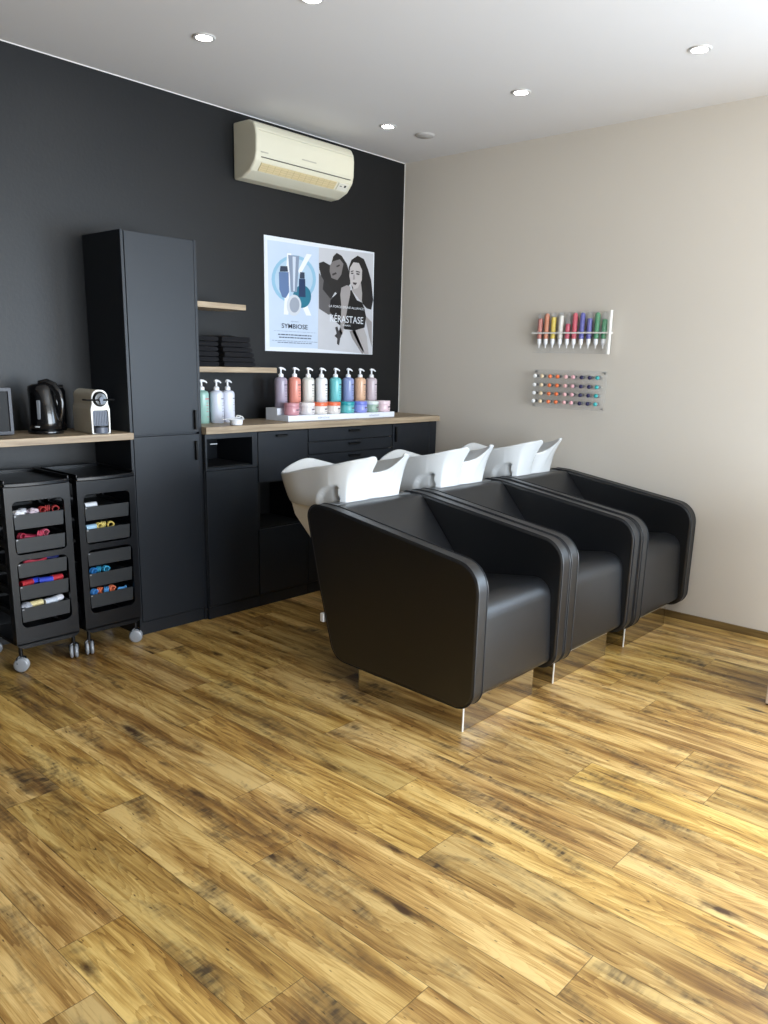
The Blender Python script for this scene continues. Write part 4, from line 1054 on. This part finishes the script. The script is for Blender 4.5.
# things lying in the drawers: (trolley, drawer, x, y, kind, colour, label)
def roller(rgb, L=0.06, r=0.014):
    bm = bmesh.new(); lathe(bm, [(r*0.72, -L/2), (r, -L/2), (r, L/2), (r*0.72, L/2), (r*0.72, -L/2)], 16, (0, 0, 0), 'x')
    for k in range(-3, 4):
        tube(bm, [(k*L/8, r*1.02*math.cos(a*PI/8), r*1.02*math.sin(a*PI/8)) for a in range(16)], 0.0016, 5, closed=True)
    return bm, r*1.15
def coil(rgb, R=0.014, r=0.0035, n=3, pitch=0.008):
    bm = bmesh.new(); pts = []
    for k in range(n*14+1):
        a = k*2*PI/14; pts.append((R*math.cos(a), -n*pitch/2+pitch*a/(2*PI), R*math.sin(a)))
    tube(bm, pts, r, 6); return bm, R+r
def rod(rgb, L=0.11, r=0.007):
    bm = bmesh.new(); pts = [(-L/2+L*k/8, 0.006*math.sin(k*0.8), 0.002*math.sin(k)) for k in range(9)]
    tube(bm, pts, [r*(1.0 if 0 < k < 8 else 0.6) for k in range(9)], 10); return bm, r+0.002
def crumple(rgb, w=0.055, d=0.05, h=0.030, seed=1):
    bm = bmesh.new(); bmesh.ops.create_icosphere(bm, subdivisions=3, radius=1.0); rr = random.Random(seed)
    a = [rr.uniform(0, 6) for _ in range(6)]
    for v in bm.verts:
        x, y, z = v.co; k = 1+0.16*math.sin(5*x+a[0])*math.sin(6*y+a[1])+0.12*math.sin(9*z+a[2]+4*x)
        v.co = (x*w/2*k, y*d/2*k, max(z, -0.8)*h/2*k)
    return bm, h*0.53
KIND = dict(roller=(roller, 'hair roller', 'hair roller'), coil=(coil, 'curl_ring', 'hair curler'), rod=(rod, 'flexible_rod', 'hair curler'), crumple=(crumple, 'cotton_pad', 'cotton pad'))
KN = dict(roller='hair_roller', coil='curl_ring', rod='flexible_rod', crumple='cotton_pad')
WORD = ['top', 'second', 'third', 'fourth', 'bottom']
red, pink, blue, yel, wht, sky, org, grn, wine = (170, 40, 50), (196, 70, 96), (44, 70, 190), (216, 196, 110), (232, 234, 240), (90, 160, 220), (222, 110, 70), (40, 140, 100), (140, 30, 54)
items = [
 (0, 0, -0.078, -0.135, 'crumple', wht, 0.3, 'crumpled white cotton pad at the left'), (0, 0, -0.050, -0.110, 'crumple', (214, 216, 224), 1.0, 'greyish white cotton pad behind the left one'), (0, 0, -0.012, -0.130, 'crumple', (196, 180, 190), 0.2, 'pinkish cotton pad in the middle'),
 (0, 0, 0.030, -0.130, 'coil', (150, 40, 40), 0.2, 'dark red curl ring beside the pads'), (0, 0, 0.062, -0.115, 'coil', (160, 60, 60), 1.2, 'dull red curl ring in the middle right'), (0, 0, 0.090, -0.135, 'coil', (140, 44, 44), -0.2, 'dark red curl ring at the right'),
 (0, 1, -0.075, -0.140, 'coil', wine, 0.4, 'wine red curl ring at the left'), (0, 1, -0.030, -0.125, 'rod', (176, 36, 76), 0.15, 'crimson flexible rod'), (0, 1, 0.010, -0.140, 'coil', pink, 1.0, 'pink curl ring in the middle'), (0, 1, 0.040, -0.120, 'coil', (190, 90, 110), 0.2, 'light pink curl ring'), (0, 1, -0.01, -0.100, 'rod', wine, -0.1, 'wine red flexible rod'),
 (0, 2, -0.02, -0.135, 'rod', (200, 60, 80), 0.1, 'pinkish red flexible rod'), (0, 2, 0.06, -0.120, 'rod', (40, 50, 120), 0.05, 'dark blue flexible rod'),
 (0, 3, -0.066, -0.132, 'roller', red, 0.25, 'red roller at the left'), (0, 3, -0.030, -0.120, 'roller', blue, 0.2, 'bright blue roller'), (0, 3, 0.022, -0.138, 'roller', (60, 80, 200), -0.3, 'blue roller in the middle'), (0, 3, 0.072, -0.130, 'roller', (190, 50, 60), 0.15, 'red roller at the right'),
 (0, 4, -0.078, -0.135, 'crumple', (170, 174, 184), 0.4, 'grey cotton pad at the left'), (0, 4, -0.030, -0.130, 'roller', (226, 212, 160), 0.15, 'cream roller'), (0, 4, 0.035, -0.135, 'roller', (206, 214, 226), 0.12, 'pale blue roller'), (0, 4, 0.074, -0.120, 'roller', wht, 0.4, 'white roller at the right'),
 (1, 0, -0.072, -0.140, 'roller', (214, 220, 228), 0.05, 'white roller'),
 (1, 1, -0.073, -0.138, 'roller', (170, 206, 230), 0.1, 'pale blue roller'), (1, 1, -0.035, -0.140, 'coil', yel, 0.2, 'yellow curl ring, leftmost'), (1, 1, -0.005, -0.125, 'coil', (222, 204, 120), 1.1, 'yellow curl ring in the middle'), (1, 1, 0.025, -0.140, 'coil', (206, 186, 100), -0.2, 'yellow curl ring, rightmost'),
 (1, 3, -0.075, -0.135, 'coil', (40, 120, 190), 0.3, 'blue curl ring at the left'), (1, 3, -0.040, -0.120, 'coil', (50, 150, 190), 1.1, 'greenish blue curl ring'), (1, 3, -0.01, -0.135, 'coil', (60, 160, 200), 0.1, 'light blue curl ring'),
 (1, 4, -0.080, -0.140, 'coil', (60, 130, 200), 0.3, 'blue curl ring at the left'), (1, 4, -0.045, -0.130, 'coil', org, 0.7, 'orange curl ring, left'), (1, 4, -0.018, -0.140, 'coil', (80, 150, 210), 1.2, 'light blue curl ring'), (1, 4, 0.014, -0.135, 'coil', (226, 120, 84), 0.2, 'orange curl ring, right'), (1, 4, 0.070, -0.135, 'rod', sky, 0.5, 'sky blue flexible rod'),
]
for n_, (ti, di, x, y, kd, rgb, rz, lb) in enumerate(items):
    fn = KIND[kd][0]
    if kd == 'crumple': bm, hr = fn(rgb, seed=n_)
    elif kd == 'rod' and x > 0.05: bm, hr = fn(rgb, L=0.07)
    else: bm, hr = fn(rgb)
    # the drawers are well filled: they lie on the layer below, just above the rim
    o = finish(KN[kd], bm, cm(rgb, 0.5), None, ang=50)
    fill = 0.012 if kd in ('coil', 'rod') else 0.008
    o.location = (TL[ti][0]+x, TL[ti][1]+y-0.004, DT[di]-0.0135+hr)
    o.rotation_euler = (0, 0, rz)
    tag(o, '%s in the %s drawer of the %s trolley' % (lb, WORD[di], ['left', 'right'][ti]), KIND[kd][2], 'hair rollers and curl rings in the trolley drawers')

# ================================================================== FURNITURE AT THE RIGHT EDGE
t = thing('pale_cabinet', 'pale laminate furniture corner at the right edge of the photo', 'cabinet', (-0.682, -3.25, 0))
bm = bmesh.new(); extrude(bm, rrect(-0.245, 0.245, -0.245, 0.245, 0.006, 3), 'z', 0.006, 0.80); finish('body', bm, M['paleleg'], t, bev=0.003)
bm = bmesh.new(); box(bm, -0.24, 0.24, -0.24, 0.24, 0.0, 0.006); finish('base_shadow', bm, M['cabdark'], t)  # dark sheet under the body, stands in for the shadow at its foot
bm = bmesh.new(); box(bm, -0.25, 0.25, -0.25, 0.25, 0.80, 0.825); finish('top', bm, M['white'], t, bev=0.003)
